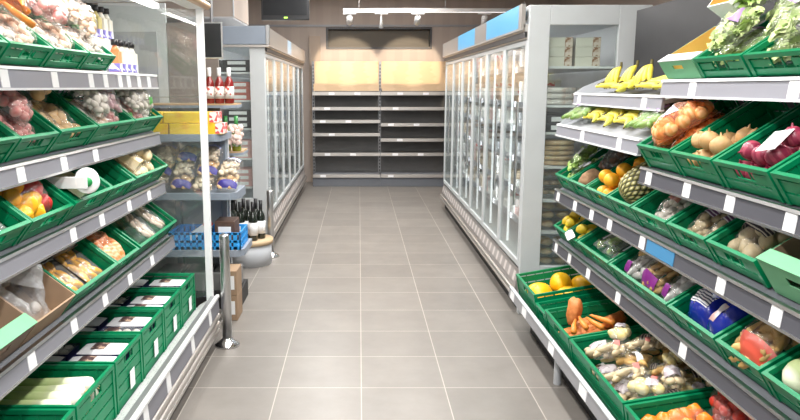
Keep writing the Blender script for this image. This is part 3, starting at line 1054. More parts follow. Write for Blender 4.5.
def make_bag(key, name, l, w_, h, piece_kind, m, n, film=None, label_m=None, lab=(-0.3, 0.3, -0.5, 0.5), scale=1.0, seed=1, part=None,
             label_name='printed_label', lab2=None):
    film = film or FILM
    root = bpy.data.objects.new(name, None)
    COL.objects.link(root)
    root.empty_display_size = 0.03
    rnd = random.Random(seed * 13 + 5)
    r = (PIECE_R[piece_kind] if piece_kind else 0.02) * scale
    pts = []
    tries = 0
    while piece_kind and len(pts) < n and tries < 4000:
        tries += 1
        s_, t_ = rnd.uniform(-0.88, 0.88), rnd.uniform(-0.85, 0.85)
        top = pillow_z(s_, t_, h, seed)
        if top < 1.2 * r: continue
        z = 0.008 + r * 0.9 + rnd.random() * max(0, top - 2.0 * r)
        if len(pts) > n * 0.4: z = max(0.008 + r * 0.9, top - r * 0.95)
        p = Vector((l / 2 * s_ * 0.92, w_ / 2 * t_ * 0.88, z))
        if all((p - q).length > 1.35 * r for q in pts): pts.append(p)
    for i, p in enumerate(pts):
        o = bpy.data.objects.new(part or piece_kind, piece(piece_kind, m, i % 3))
        COL.objects.link(o)
        o.parent = root
        o.matrix_local = Matrix.Translation(p) @ (RZ(rnd.uniform(-40, 40) + (0 if rnd.random() < 0.6 else 90)) @ RX(rnd.uniform(-40, 40))) @ Matrix.Scale(scale * rnd.uniform(0.9, 1.08), 4)
    pillow(l, w_, h, seed).build('film', film, root, local=False)
    if label_m:
        pillow(l, w_, h, seed, lab[0], lab[1], lab[2], lab[3], 0.0025, False, 8).build(label_name, label_m, root, local=False)
    if lab2:
        pillow(l, w_, h, seed, *lab2[1], 0.003, False, 8).build('colour_band', lab2[0], root, local=False)
    BAGS[key] = Proto(root)
    return BAGS[key]


def hull_of(proto):
    if not hasattr(proto, 'hull'):
        vs, fs = [], []
        for k in proto.kids.get(proto.root, []):
            if k.name.split('.')[0] in ('film', 'tray', 'cheese', 'box_body'):
                n = len(vs)
                ml = k.matrix_local
                vs += [ml @ v.co for v in k.data.vertices]
                fs += [tuple(i + n for i in p.vertices) for p in k.data.polygons]
        proto.hull = (vs, fs)
    return proto.hull


def tree_of(vs, fs, M):
    return BVHTree.FromPolygons([M @ v for v in vs], fs)


STAND = {}


def stand_tree(root):
    """everything fixed of a stand, in world coordinates"""
    if root.name not in STAND:
        vs, fs = [], []
        todo = [(k, root.location) for k in root.children]
        while todo:
            k, off = todo.pop()
            n = len(vs)
            vs += [v.co + off for v in k.data.vertices]
            fs += [tuple(i + n for i in p.vertices) for p in k.data.polygons]
            todo += [(q, off + k.location) for q in k.children]
        STAND[root.name] = BVHTree.FromPolygons(vs, fs)
    return STAND[root.name]


def obstacles(c):
    if not hasattr(c, 'inside'):
        c.inside = [stand_tree(rs if c.M.translation.x > 0 else ls)]
        if hasattr(c, 'o'):
            me = c.o.data
            c.inside.append(BVHTree.FromPolygons([c.M @ q.co for q in me.vertices], [tuple(p.vertices) for p in me.polygons]))
    return c.inside


def settle(c, proto, u, v, w_, yaw, pit, sc=1.0):
    """lift or slide a bag until it rests on, not in, what is already in the crate"""
    obs = obstacles(c)
    vs, fs = hull_of(proto)
    best = None
    for du in (0, -0.02, 0.02):
        for dv in (0, 0.015, -0.015):
            for st in range(12):
                M = c.M @ T(u + du, v + dv, w_ - 0.008 + 0.007 * st) @ RZ(yaw) @ RY(pit)
                t_ = tree_of(vs, fs, M @ Matrix.Scale(sc, 4))
                hit = sum(len(t_.overlap(o)) for o in obs)
                cost = hit * 0.3 + st + abs(du) * 150 + abs(dv) * 150
                if best is None or cost < best[0]: best = (cost, M, t_, hit)
                if hit == 0: break
                if st + (abs(du) + abs(dv)) * 150 > best[0]: break
            if best[3] == 0 and best[0] < 6: break
        if best[3] == 0 and best[0] < 12: break
    if best[3] > 0 and sc > 0.8: return settle(c, proto, u, v, w_, yaw, pit, sc * 0.9)
    if best[3] >= 45: return None, sc
    c.inside.append(best[2])
    return best[1], sc


def bag_row(c, keys, label, cat, group, spots, sc=0.92):
    """spots: (u, v, w, yaw, pitch, key index) in crate coordinates"""
    for i, sp in enumerate(spots):
        u, v, w_, yaw, pit = sp[:5]
        k = keys[sp[5] if len(sp) > 5 else i % len(keys)]
        lb = label[i] if isinstance(label, (list, tuple)) else label
        M, sq = settle(c, BAGS[k], u, v, w_, yaw, pit, sc)
        if M is None: continue
        BAGS[k].put(M, lb, cat, group if not isinstance(label, (list, tuple)) else None, sq)

rnd = random.Random(7)

# ================================================================== RIGHT STAND
# --- top shelf
def board_box(M, U, V, W, label, m=None, hole=True, inner=None, lid=True, name='cardboard_box'):
    """open cardboard box; the near side (u = 0) has a hand hole"""
    m = m or GREEN_BOARD
    root = bpy.data.objects.new(name, None)
    COL.objects.link(root)
    tag(root, label, 'box')
    t = 0.004
    h = V / 2
    b = MB().box(0, U, -h, h, 0, t)
    b.box(U - t, U, -h, h, t, W).box(t, U - t, -h, -h + t, t, W).box(t, U - t, h - t, h, t, W)
    hw, z0, z1 = min(0.045, h * 0.4), W * 0.52, W * 0.74
    if hole:
        b.box(0, t, -h, -hw, t, W).box(0, t, hw, h, t, W).box(0, t, -hw, hw, t, z0).box(0, t, -hw, hw, z1, W)
    else:
        b.box(0, t, -h, h, t, W)
    b.build('box_shell', m, root, local=False)
    li = MB().box(t, t + 0.002, -h + t, h - t, t, W).box(U - t - 0.002, U - t, -h + t, h - t, t, W) if not hole else \
        MB().box(U - t - 0.002, U - t, -h + t, h - t, t, W)
    li.box(t, U - t, -h + t, -h + t + 0.002, t, W).box(t, U - t, h - t - 0.002, h - t, t, W)
    li.build('lining', inner or KRAFT, root, local=False)
    if lid:
        MB().box(-0.002, 0.05, -h, h, W, W + t).build('front_flap', m if lid is True else lid, root, local=False)
    root.matrix_world = M
    return root


def pos(row, y):
    s_, x, z, a, u, w_ = ROWS[row]
    x += s_ * 0.02 * math.cos(R(a))
    z += 0.02 * math.sin(R(a))
    return frame(s_, x, z, a, y)


board_box(pos('R1', 2.925), 0.27, 0.305, 0.085, 'green cardboard box with white top edge at far end of right top shelf', lid=PAPER, inner=mat('orange_board', (0.75, 0.38, 0.08), 0.7))
c11 = crate('R1', 2.42, 2.765, 'green plastic crate of bagged salad beside the green cardboard box, right top shelf')
c12 = crate('R1', 2.03, 2.41, 'green plastic crate of bagged salad at right edge of photo, top shelf')
c13 = crate('R1', 1.62, 2.02, 'green plastic crate nearest the camera on right top shelf')
board_box(pos('R1', 2.71) @ T(0.20, 0.02, 0.115) @ RY(-22), 0.17, 0.16, 0.11, 'white carton with orange inside tipped open behind the top shelf salad', m=PAPER, inner=mat('orange_board', (0.75, 0.38, 0.08), 0.7), lid=False, hole=False, name='carton')
make_bag('saladA', 'salad_bag', 0.22, 0.15, 0.085, 'salad_leaves', LEAFP, 16, label_m=PRINTW, lab=(-0.1, 0.5, -0.6, 0.5), seed=1, lab2=(mat('violet_paper', (0.35, 0.22, 0.45), 0.5), (0.55, 0.85, -0.6, 0.6)))
make_bag('saladB', 'salad_bag', 0.22, 0.15, 0.08, 'salad_leaves', LEAF, 16, label_m=PAPER, lab=(0.0, 0.5, -0.6, 0.0), seed=2)
make_bag('saladC', 'salad_bag', 0.20, 0.14, 0.08, 'salad_leaves', LEAFP, 14, label_m=mat('violet_paper', (0.35, 0.22, 0.45), 0.5), lab=(-0.2, 0.4, -0.7, -0.1), seed=3)
bag_row(c11, ['saladA', 'saladB', 'saladC'], 'clear bag of salad leaves in the top shelf crate next to the green cardboard box', 'salad bag', 'salad bags by the box',
        [(0.14, 0.075, 0.0, 5, 0, 0), (0.14, -0.078, 0.0, -6, 0, 1), (0.12, 0.0, 0.085, 12, -10, 2), (0.27, -0.08, 0.075, -8, -8, 0), (0.30, 0.03, 0.14, 20, -12, 1)])
bag_row(c12, ['saladA', 'saladB', 'saladC'], 'clear bag of salad leaves in the top shelf crate at right edge of photo', 'salad bag', 'salad bags at right edge',
        [(0.13, 0.085, 0.0, -8, 0, 0), (0.14, -0.08, 0.0, 4, 0, 2), (0.13, 0.0, 0.085, -15, -8, 0), (0.29, 0.08, 0.08, 8, -6, 1), (0.30, -0.07, 0.09, -12, -8, 2)])
make_bag('saladD', 'salad_bag', 0.20, 0.14, 0.07, 'tomato', CARROT, 8, label_m=PRINTG, lab=(-0.5, 0.0, -0.6, 0.5), seed=4)
bag_row(c12, ['saladD'], ['clear bag with orange vegetables on top of the top shelf salad'], 'vegetable bag', None, [(0.30, 0.10, 0.17, 20, 0)])
bag_row(c13, ['saladB', 'saladA'], 'clear bag of salad leaves in the crate nearest the camera, right top shelf', 'salad bag', 'salad bags nearest camera',
        [(0.14, 0.085, 0.0, -8, 0, 0), (0.14, -0.085, 0.0, 4, 0, 1), (0.28, 0.0, 0.08, 10, -6, 0)])

# --- second shelf: onions
o1 = crate('R2', 2.72, 3.04, 'green crate heaped with netted brown onions, right second shelf')
o2 = crate('R2', 2.39, 2.71, 'green crate of loose pale onions between the netted and the red onions')
o3 = crate('R2', 2.05, 2.38, 'green crate of red onions, right second shelf')
o4 = crate('R2', 1.68, 2.04, 'nearly empty green crate beside the red onions, right second shelf')
make_bag('onionnet', 'onion_net', 0.31, 0.16, 0.105, 'onion', ONION, 30, film=NET, label_m=None, seed=11)
make_bag('onionnetL', 'onion_net', 0.30, 0.17, 0.10, 'onion', ONION, 22, film=NET, label_m=PRINTW, lab=(-0.45, 0.05, -0.5, 0.45), seed=12)
bag_row(o1, ['onionnet'], 'orange net bag of brown onions without a visible label on the right second shelf', 'onion bag', 'onion nets',
        [(0.175, -0.075, 0.0, 2, 0), (0.175, 0.075, 0.0, -2, 0)])
bag_row(o1, ['onionnetL'], ['orange net bag of brown onions with a printed white label lying on top'], 'onion bag', None, [(0.16, -0.03, 0.105, -14, 0)])
fill(o2, 'onion', POTATO, 'loose pale onion in the crate between netted and red onions', 'onion', 'loose pale onions', 15, 2, 1.0, 3, u1=0.24)
fill(o3, 'onion', REDONION, 'loose red onion in the right second shelf crate', 'onion', 'red onions', 16, 2, 1.0, 4, u1=0.26)
o = MB().box(-0.05, 0.05, -0.035, 0.035, 0, 0.001).build('label_card', PAPER)
o.matrix_world = o3.M @ T(0.10, -0.08, 0.148) @ RZ(20) @ RY(-4)
tag(o, 'white paper label lying on the red onions', 'label')
fill(o4, 'root', DATE, 'dark brown root vegetable in the crate beside the red onions', 'root vegetable', 'brown roots', 5, 1, 1.1, 5)

# --- bananas
BN = {}


def banana_bunch(key, n, seed, standing):
    r_ = random.Random(seed)
    root = bpy.data.objects.new('banana_bunch', None)
    COL.objects.link(root)
    for k in range(n):
        a = (k - (n - 1) / 2) * (17 if standing else 8) + r_.uniform(-3, 3)
        pts = []
        for i in range(11):
            t = i / 10
            if standing:
                ang = 0.1 + 1.45 * t
                pts.append((0.012 + 0.13 * math.sin(ang) ** 1.1 * (0.35 + 0.65 * t) + 0.01, 0, 0.018 + 0.135 * math.cos(ang) ** 0.9 if ang < 1.55 else 0.02))
            else:
                pts.append((0.0 + 0.20 * t, 0.05 * math.sin(PI * t), 0.0185 + 0.012 * (1 - t) + 0.004 * k))
        rs = [0.0075, 0.009, 0.0145, 0.0185, 0.0195, 0.0195, 0.0195, 0.0185, 0.016, 0.010, 0.005]
        M = RZ(a) if standing else T(0, 0.028 * k, 0) @ RZ(a)
        b = MB().tube(pts, rs, 7, True, 1.0, M).build('banana', BANANA, root, local=False)
        d = Vector(pts[10]) - Vector(pts[9])
        MB().tube([pts[10], tuple(Vector(pts[10]) + d * 0.35)], [0.0052, 0.004], 6, True, 1.0, M).build('banana_tip', BANTIP, b, local=False)
    if standing:
        MB().tube([(0.0, 0, 0.19), (0.004, 0, 0.17), (0.014, 0, 0.145)], [0.009, 0.011, 0.014], 8).build('stem', BANTIP, root, local=False)
    else:
        MB().tube([(-0.03, 0.01 * n, 0.034), (-0.01, 0.01 * n, 0.034), (0.012, 0.013 * n, 0.034)], [0.009, 0.012, 0.02], 8).build('stem', BANTIP, root, local=False)
    BN[key] = Proto(root)


banana_bunch('up', 6, 1, True)
banana_bunch('flat', 4, 2, False)
FB = frame(1, 1.32, 1.512, 12, 0)
for i, (y, u, yaw) in enumerate([(4.08, 0.03, -70), (3.80, 0.02, -95), (3.52, 0.04, -80), (3.28, 0.03, -88), (3.14, 0.03, -86)]):
    BN['flat'].put(FB @ T(u, y, 0.004) @ RZ(yaw), 'yellow banana bunch lying flat along the front of the upper banana tray', 'bananas', 'flat bananas on upper tray', 1.0)
for i, (y, u, yaw) in enumerate([(4.05, 0.18, 180), (3.84, 0.19, 168), (3.63, 0.18, 190), (3.24, 0.20, 180)]):
    BN['up'].put(FB @ T(u, y, 0.004) @ RZ(yaw), 'banana bunch standing stem up at the back of the upper tray, ' + ('first', 'second', 'third', 'fourth')[i] + ' from far end', 'bananas', 'standing bananas', 0.72)
FB2 = frame(1, 1.222, 1.325, 24, 0)
for i, (y, u, yaw) in enumerate([(4.02, 0.04, -86), (3.78, 0.04, -92), (3.54, 0.04, -88), (4.02, 0.19, -86), (3.78, 0.19, -92)]):
    BN['flat'].put(FB2 @ T(u + 0.02, y, 0.006) @ RZ(yaw), 'yellow green banana bunch on the tray below the upper bananas', 'bananas', 'bananas on lower tray', 0.95)
GREENPEEL = mat('courgette_green', (0.10, 0.22, 0.04), 0.4, color2=(0.35, 0.45, 0.12), vscale=16)
make_bag('beanbag', 'vegetable_bag', 0.22, 0.11, 0.06, 'root', GREENPEEL, 14, label_m=mat('violet_paper', (0.35, 0.22, 0.45), 0.5), lab=(-0.3, 0.2, -0.6, 0.6), seed=21)
for i, (y, u, yaw) in enumerate([(4.24, 0.14, 5), (4.10, 0.15, 12), (3.40, 0.28, 10), (3.24, 0.15, 5), (3.13, 0.15, -4)]):
    BAGS['beanbag'].put(FB2 @ T(u, y, 0.018) @ RZ(yaw), 'clear bag of green vegetables with violet label on the lower banana tray', 'vegetable bag', 'green bags by bananas')

# --- third shelf
a1 = crate('R3', 4.05, 4.33, 'green crate of bagged herbs at far end, third shelf right')
a2 = crate('R3', 3.75, 4.04, 'green crate with a brown coconut, third shelf right')
b1 = crate('R3', 3.42, 3.74, 'green crate of loose oranges beside the pineapple, right stand')
p1 = crate('R3', 3.11, 3.41, 'green crate holding the pineapple, right stand')
d1 = crate('R3', 2.74, 3.10, 'green crate with one bag of white mushrooms with picture label, third shelf right')
e1 = crate('R3', 2.42, 2.73, 'green crate of white bags with violet print, third shelf right')
f1 = crate('R3', 2.10, 2.41, 'green crate of black printed bags beside the pale green box, third shelf right')
g1 = board_box(pos('R3', 1.90), 0.40, 0.33, 0.125, 'pale green cardboard box with hand hole at right edge, third shelf')
make_bag('herb', 'herb_bag', 0.24, 0.12, 0.06, 'salad_leaves', LEAF, 14, film=FILM, label_m=PAPER, lab=(-0.2, 0.25, -0.3, 0.3), seed=31)
make_bag('dark', 'dark_bag', 0.22, 0.15, 0.09, 'potato', DATE, 9, film=BAG_BLACK, seed=32)
bag_row(a1, ['herb'], 'clear bag of green herbs with white label in the far crate, third shelf right', 'herb bag', 'herb bags',
        [(0.15, 0.06, 0.0, 5, 0), (0.15, -0.06, 0.0, -8, 0), (0.18, 0.0, 0.06, 15, -8)])
loose('potato', COCO, a2.M @ T(0.085, 0.03, 0.068), 'brown coconut at the front of the third shelf crate beside the herbs', 'coconut', None, 1.7).name = 'coconut'
loose('potato', CREAM, a2.M @ T(0.07, -0.08, 0.04), 'pale root vegetable beside the brown coconut', 'root vegetable', None, 0.9).name = 'turnip'
bag_row(a2, ['dark'], 'smoky grey plastic bag behind the coconut, third shelf right', 'bag', 'grey bags behind coconut',
        [(0.26, 0.07, 0.02, 15, -12), (0.27, -0.07, 0.02, -15, -10), (0.29, 0.0, 0.10, 60, -20)])
fill(b1, 'orange', ORANGE, 'loose orange in the crate beside the pineapple', 'orange', 'oranges', 15, 2, 1.05, 6, u1=0.36)
loose('potato', POTATO, pos('R3', 3.26) @ T(0.35, 0, 0.175), 'pale yellow squash behind the pineapple under the onion crate', 'squash', None, 1.0).name = 'squash'


def pineapple(M, label):
    root = bpy.data.objects.new('pineapple', None)
    COL.objects.link(root)
    L, r0 = 0.21, 0.066
    n, m = 170, 110
    vs, fs, cols = [], [], []
    for i in range(m + 1):
        t = i / m
        pr = r0 * (max(0.0, 1 - abs(2 * t - 1) ** 3.2)) ** 0.5 * (1 - 0.08 * (t - 0.5))
        for k in range(n):
            a = 2 * PI * k / n
            A, B = 17 * a + t * 11.0 * PI, 17 * a - t * 11.0 * PI
            d = (abs(math.sin(A / 2)) * abs(math.sin(B / 2))) ** 0.6
            rr = pr * (1 + 0.11 * (d - 0.5))
            vs.append((rr * math.cos(a), rr * math.sin(a), L * t))
            cols.append(d)
    for i in range(m):
        for k in range(n):
            k2 = (k + 1) % n
            fs.append((i * n + k, i * n + k2, (i + 1) * n + k2, (i + 1) * n + k))
    b = MB().add(vs, fs, True)
    pmx = bpy.data.materials.new('pineapple_skin')
    pmx.use_nodes = True
    nt = pmx.node_tree
    at = nt.nodes.new('ShaderNodeAttribute')
    at.attribute_name = 'eye'
    rp = nt.nodes.new('ShaderNodeValToRGB')
    rp.color_ramp.elements[0].position = 0.3
    rp.color_ramp.elements[0].color = (0.05, 0.05, 0.018, 1)
    rp.color_ramp.elements[1].position = 0.75
    rp.color_ramp.elements[1].color = (0.34, 0.30, 0.09, 1)
    e = rp.color_ramp.elements.new(0.97)
    e.color = (0.60, 0.56, 0.32, 1)
    nt.links.new(at.outputs['Fac'], rp.inputs[0])
    nt.links.new(rp.outputs[0], nt.nodes['Principled BSDF'].inputs['Base Color'])
    nt.nodes['Principled BSDF'].inputs['Roughness'].default_value = 0.5
    body = b.build('fruit', pmx, root, local=False)
    a_ = body.data.attributes.new('eye', 'FLOAT', 'POINT')
    a_.data.foreach_set('value', cols)
    cr = MB()
    rr = random.Random(3)
    for k in range(26):
        an, lean = k * 2.4, 0.15 + 0.035 * k
        ln = 0.13 - 0.002 * k
        M2 = T(0, 0, L - 0.008) @ RZ(math.degrees(an)) @ RY(math.degrees(lean) * 0.8)
        pts = [(-0.008, 0), (0.008, 0), (0.010, ln * 0.35), (0.006, ln * 0.7), (0, ln)]
        vs = [(0.006 + 0.03 * (z / ln) ** 2, x, z) for x, z in ((-0.010, 0), (0.010, 0), (0.011, ln * .35), (-0.011, ln * .35), (0.007, ln * .7), (-0.007, ln * .7), (0, ln))]
        cr.add(vs, [(0, 1, 2, 3), (3, 2, 4, 5), (5, 4, 6)], True, M2)
    cr.build('crown', mat('crown_green', (0.10, 0.17, 0.07), 0.5, var=0.3), root, local=False)
    root.matrix_world = M
    return tag(root, label, 'pineapple')


pineapple(p1.M @ T(0.03, 0.0, 0.104) @ RZ(-4) @ RY(86) @ Matrix.Scale(1.2, 4), 'whole pineapple lying in its green crate on the right stand')
make_bag('mush', 'mushroom_bag', 0.24, 0.15, 0.08, 'mushroom', MUSH, 30, label_m=mat('picture_label', (0.50, 0.20, 0.13), 0.45, color2=(0.25, 0.12, 0.2), vscale=14), lab=(-0.1, 0.7, -0.6, 0.5), seed=33)
bag_row(d1, ['mush'], ['clear bag of white mushrooms with a brown picture label, third shelf right'], 'mushroom bag', None, [(0.14, 0.03, 0.012, 0, 0)])
make_bag('garl', 'vegetable_bag', 0.22, 0.13, 0.08, 'mushroom', CREAM, 22, label_m=mat('plum_print', (0.16, 0.07, 0.18), 0.4, color2=(0.80, 0.76, 0.82), kind='wave', vscale=20, ramp=(0.7, 0.75)), lab=(-0.1, 0.75, -0.75, 0.75), seed=34)
bag_row(e1, ['garl'], 'clear bag of cream roots with violet and white print, third shelf right', 'vegetable bag', 'violet print bags',
        [(0.13, 0.07, 0.0, 4, 0), (0.13, -0.07, 0.0, -5, 0), (0.28, 0.02, 0.06, 12, -10)])
make_bag('potb', 'potato_bag', 0.24, 0.17, 0.10, 'potato', CREAM, 12, film=FILM, label_m=PRINTK, lab=(-0.35, 0.8, -0.85, 0.85), seed=35)
bag_row(f1, ['potb'], ['clear bag of pale potatoes with black and cream printed label'], 'potato bag', None, [(0.15, 0.05, 0.012, 6, 0)])
loose('potato', CREAM, f1.M @ T(0.05, -0.085, 0.045) @ RZ(30), 'small loose pale potato beside the black printed bag', 'potato', None, 0.9)
loose('lemon', CREAM, f1.M @ T(0.13, -0.10, 0.05) @ RZ(50), 'cream endive with pointed tip behind the small pale potato', 'endive', None, 1.0).name = 'endive'
bag_row(f1, ['dark'], 'smoky grey bag behind the black printed potato bag', 'bag', 'grey bags behind potatoes', [(0.31, 0.07, 0.07, 20, -16), (0.30, -0.07, 0.03, -15, -16)])

# --- fourth shelf
la = crate('R4', 4.09, 4.33, 'green crate of lemons at far end, fourth shelf right')
lb = crate('R4', 3.86, 4.08, 'green crate of lemons with a torn paper, second from far end, fourth shelf right')
lc = crate('R4', 3.36, 3.85, 'green crate of herb packs in clear trays, fourth shelf right')
ld = crate('R4', 2.69, 3.35, 'long green crate of purple printed ginger bags, fourth shelf right')
le = crate('R4', 2.31, 2.68, 'green crate of blue printed bags, fourth shelf right')
lf = crate('R4', 2.03, 2.30, 'green crate holding the red edged bag of roots, fourth shelf right')
lg = crate('R4', 1.60, 2.02, 'green crate of pale cabbages at lower right edge')
fill(la, 'lemon', LEMON, 'yellow lemon in the far end crate, fourth shelf right', 'lemon', 'lemons in far crate', 12, 2, 1.0, 8, u1=0.2)
fill(lb, 'lemon', LEMON, 'yellow lemon in the second crate from far end, fourth shelf right', 'lemon', 'lemons in second crate', 8, 2, 1.05, 9, u1=0.16)
loose('orange', LEMON, lb.M @ T(0.27, 0.02, 0.06), 'large yellow grapefruit at the back of the second lemon crate', 'grapefruit', None, 1.25).name = 'grapefruit'
pp = pillow(0.14, 0.05, 0.012, 4).build('torn_paper', PAPER)
pp.matrix_world = lb.M @ T(0.005, 0.0, 0.106) @ RZ(80)
tag(pp, 'torn white paper on the front edge of the second lemon crate', 'paper')


def tray_pack(key, name, l, w_, h, tray_m, kind, m, n, film=FILM_TRAY, label_m=None, lab=None, scale=1.0, seed=1, round_top=None):
    root = bpy.data.objects.new(name, None)
    COL.objects.link(root)
    b = MB()
    x0, x1, y0, y1 = -l / 2, l / 2, -w_ / 2, w_ / 2
    i = 0.012
    outer = [(x0 + i, y0 + i), (x1 - i, y0 + i), (x1 - i, y1 - i), (x0 + i, y1 - i)]
    top = [(x0, y0), (x1, y0), (x1, y1), (x0, y1)]
    vs = [(x, y, 0) for x, y in outer] + [(x, y, h) for x, y in top] + [(x * 0.985, y * 0.985, h) for x, y in top] + [(x * 0.97, y * 0.97, 0.004) for x, y in outer]
    fs = [(3, 2, 1, 0)] + [(k, (k + 1) % 4, 4 + (k + 1) % 4, 4 + k) for k in range(4)] + [(4 + k, 4 + (k + 1) % 4, 8 + (k + 1) % 4, 8 + k) for k in range(4)] + \
         [(8 + k, 8 + (k + 1) % 4, 12 + (k + 1) % 4, 12 + k) for k in range(4)] + [(12, 13, 14, 15)]
    b.add(vs, fs)
    b.build('tray', tray_m, root, local=False)
    r_ = random.Random(seed)
    if kind:
        rr = PIECE_R[kind] * scale
        nx, ny = max(1, int((l - 0.03) / (2.2 * rr))), max(1, int((w_ - 0.03) / (2.2 * rr)))
        cnt = 0
        for a in range(nx):
            for c in range(ny):
                if cnt >= n: break
                cnt += 1
                o = bpy.data.objects.new(kind, piece(kind, m, cnt % 3))
                COL.objects.link(o)
                o.parent = root
                o.matrix_local = T(-l / 2 + 0.015 + (l - 0.03) * (a + .5) / nx, -w_ / 2 + 0.015 + (w_ - 0.03) * (c + .5) / ny, max(rr * 0.75, h - rr * 0.4)) @ RZ(r_.uniform(-40, 40)) @ Matrix.Scale(scale * r_.uniform(.92, 1.05), 4)
    hb = round_top or 0.012
    p = pillow(l * 0.99, w_ * 0.99, hb, seed)
    p.v = [(x, y, z - 0.006 + h) for x, y, z in p.v]
    p.build('film', film, root, local=False)
    if label_m:
        q = pillow(l * 0.99, w_ * 0.99, hb, seed, *(lab or (-0.3, 0.3, -0.5, 0.5)), 0.002, False, 6)
        q.v = [(x, y, z - 0.006 + h) for x, y, z in q.v]
        q.build('printed_label', label_m, root, local=False)
    BAGS[key] = Proto(root)
    return BAGS[key]


tray_pack('herbtray', 'herb_tray', 0.20, 0.13, 0.045, FILM_TRAY, 'salad_leaves', LEAF, 8, label_m=PAPER, lab=(-0.4, 0.5, -0.25, 0.15), seed=41, round_top=0.02)
bag_row(lc, ['herbtray'], 'clear tray of green herbs with white label strip, fourth shelf right', 'herb tray', 'herb trays',
        [(0.15, -0.15, 0.0, 0, 0), (0.15, -0.01, 0.0, 4, 0), (0.15, 0.14, 0.0, -4, 0), (0.17, -0.08, 0.075, 8, -3)])
GOLD = mat('golden_wrap', (0.42, 0.24, 0.07), 0.35, color2=(0.66, 0.46, 0.16), vscale=24, coat=0.5)
SILVER = mat('silver_root', (0.55, 0.53, 0.50), 0.3, color2=(0.78, 0.77, 0.76), vscale=14, coat=0.5)
make_bag('gingA', 'ginger_bag', 0.28, 0.20, 0.11, 'ginger', NUT, 46, label_m=PURPLE, lab=(-0.95, -0.62, -0.7, 0.6), seed=42, scale=1.25, lab2=(PURPLE, (0.6, 0.92, -0.8, 0.8)))
make_bag('gingB', 'ginger_bag', 0.28, 0.20, 0.10, 'root', SILVER, 22, label_m=PURPLE, lab=(0.35, 0.85, -0.8, 0.8), seed=43, scale=1.2, lab2=(PURPLE, (-0.92, -0.6, 0.0, 0.8)))
make_bag('gingC', 'ginger_bag', 0.26, 0.15, 0.09, 'ginger', GOLD, 32, seed=44, scale=1.2)
bag_row(ld, ['gingA', 'gingB', 'gingC'], ['clear bag of tan ginger with purple print, middle of the long crate', 'clear bag of silvery roots with purple print at near end of the long crate', 'clear bag of silvery roots with purple print at far end of the long crate', 'golden brown bag lying across the ginger and the far silvery roots'], 'ginger bag', None,
        [(0.16, 0.0, 0.0, 3, 0, 0), (0.16, -0.21, 0.0, -3, 0, 1), (0.16, 0.21, 0.0, 3, 0, 1), (0.24, 0.11, 0.09, 10, -6, 2)])
PINKPOT = mat('pink_potato_print', (0.80, 0.50, 0.45), 0.35, color2=(0.85, 0.82, 0.86), vscale=7, ramp=(0.45, 0.55))
make_bag('blue', 'printed_bag', 0.25, 0.17, 0.11, None, None, 0, film=BLUEFILM, label_m=PINKPOT, lab=(-0.75, -0.1, -0.1, 0.7), seed=45)
make_bag('blueL', 'printed_bag', 0.25, 0.17, 0.11, None, None, 0, film=BLUEFILM, label_m=mat('blue_bag_print', (0.9, 0.9, 0.93), 0.4, color2=(0.02, 0.03, 0.12), kind='wave', vscale=26, ramp=(0.62, 0.68)), lab=(-0.6, 0.1, -0.7, 0.6), seed=46)
bag_row(le, ['blueL', 'blue', 'blue'], ['shiny blue bag with white lettering patch, far side of its crate', 'shiny blue bag with pink and white print, near side of its crate', 'shiny blue bag with pink and white print lying on the others'], 'bag', None,
        [(0.15, 0.085, 0.0, 4, 0), (0.14, -0.085, 0.0, -4, 0), (0.22, -0.03, 0.08, 25, -4)])
make_bag('redtray', 'root_bag', 0.30, 0.22, 0.12, 'root', NUT, 40, film=FILM, label_m=REDTRAY, lab=(-0.99, -0.55, -0.95, 0.95), seed=46, scale=1.1)
bag_row(lf, ['redtray'], ['clear bag of tan roots with red lower edge, fourth shelf right'], 'vegetable bag', None, [(0.165, 0.0, 0.01, 0, 0)], 1.0)
bag_row(lf, ['gingC'], 'golden brown bag behind the red edged bag of roots', 'bag', None, [(0.32, 0.02, 0.08, 60, -14, 0)])
CAB = mat('pale_cabbage', (0.55, 0.66, 0.30), 0.5, color2=(0.80, 0.84, 0.62), kind='wave', vscale=7, bump=0.2)
make_bag('cabbag', 'cabbage_bag', 0.19, 0.17, 0.13, 'tomato', CAB, 6, scale=2.0, part='cabbage', seed=47)
loose('tomato', CAB, lg.M @ T(0.08, 0.13, 0.07), 'pale green round cabbage at far side of the lower right crate', 'cabbage', None, 2.3).name = 'cabbage'
bag_row(lg, ['cabbag'], ['clear bag of pale green cabbages at lower right edge'], 'cabbage bag', None, [(0.13, -0.03, 0.012, 0, 0)])

# --- bottom row
m1 = crate('R5', 3.96, 4.44, 'large green crate of yellow melons at far end of right bottom row', W=0.20)
m2 = crate('R5', 3.74, 3.95, 'narrow low green crate between the melons and the sweet potatoes', W=0.16)
m3 = crate('R5', 3.28, 3.73, 'large green crate of orange sweet potatoes, right bottom row')
m4 = crate('R5', 2.56, 3.27, 'large green crate of mixed small bags, right bottom row')
m5 = crate('R5', 1.90, 2.55, 'large green crate of tomato and onion bags nearest the camera, right bottom row')
fill(m1, 'melon', MELON, 'round yellow melon in the large far crate, right bottom row', 'melon', 'yellow melons', 8, 2, 0.80, 12, u1=0.5)
fill(m2, 'root', DATE, 'dark brown root in the narrow crate beside the melons', 'root vegetable', 'dark roots beside melons', 10, 1, 1.5, 13, u1=0.4, yaw=0)
for i, (u, v) in enumerate(((0.06, 0.03), (0.12, -0.05))):
    loose('mushroom', MUSH, m2.M @ T(u, v, 0.10) @ RX(20), ('white mushroom at the front of the narrow crate by the melons', 'white mushroom further back in the narrow crate by the melons')[i], 'mushroom', None, 1.3)
sp_label = 'reddish brown sweet potato heaped in its large crate, right bottom row'
fill(m3, 'sweet_potato', SWEETP, sp_label, 'sweet potato', 'sweet potatoes', 18, 2, 1.0, 14, u1=0.48, yaw=15, full=False, inset=0.03)
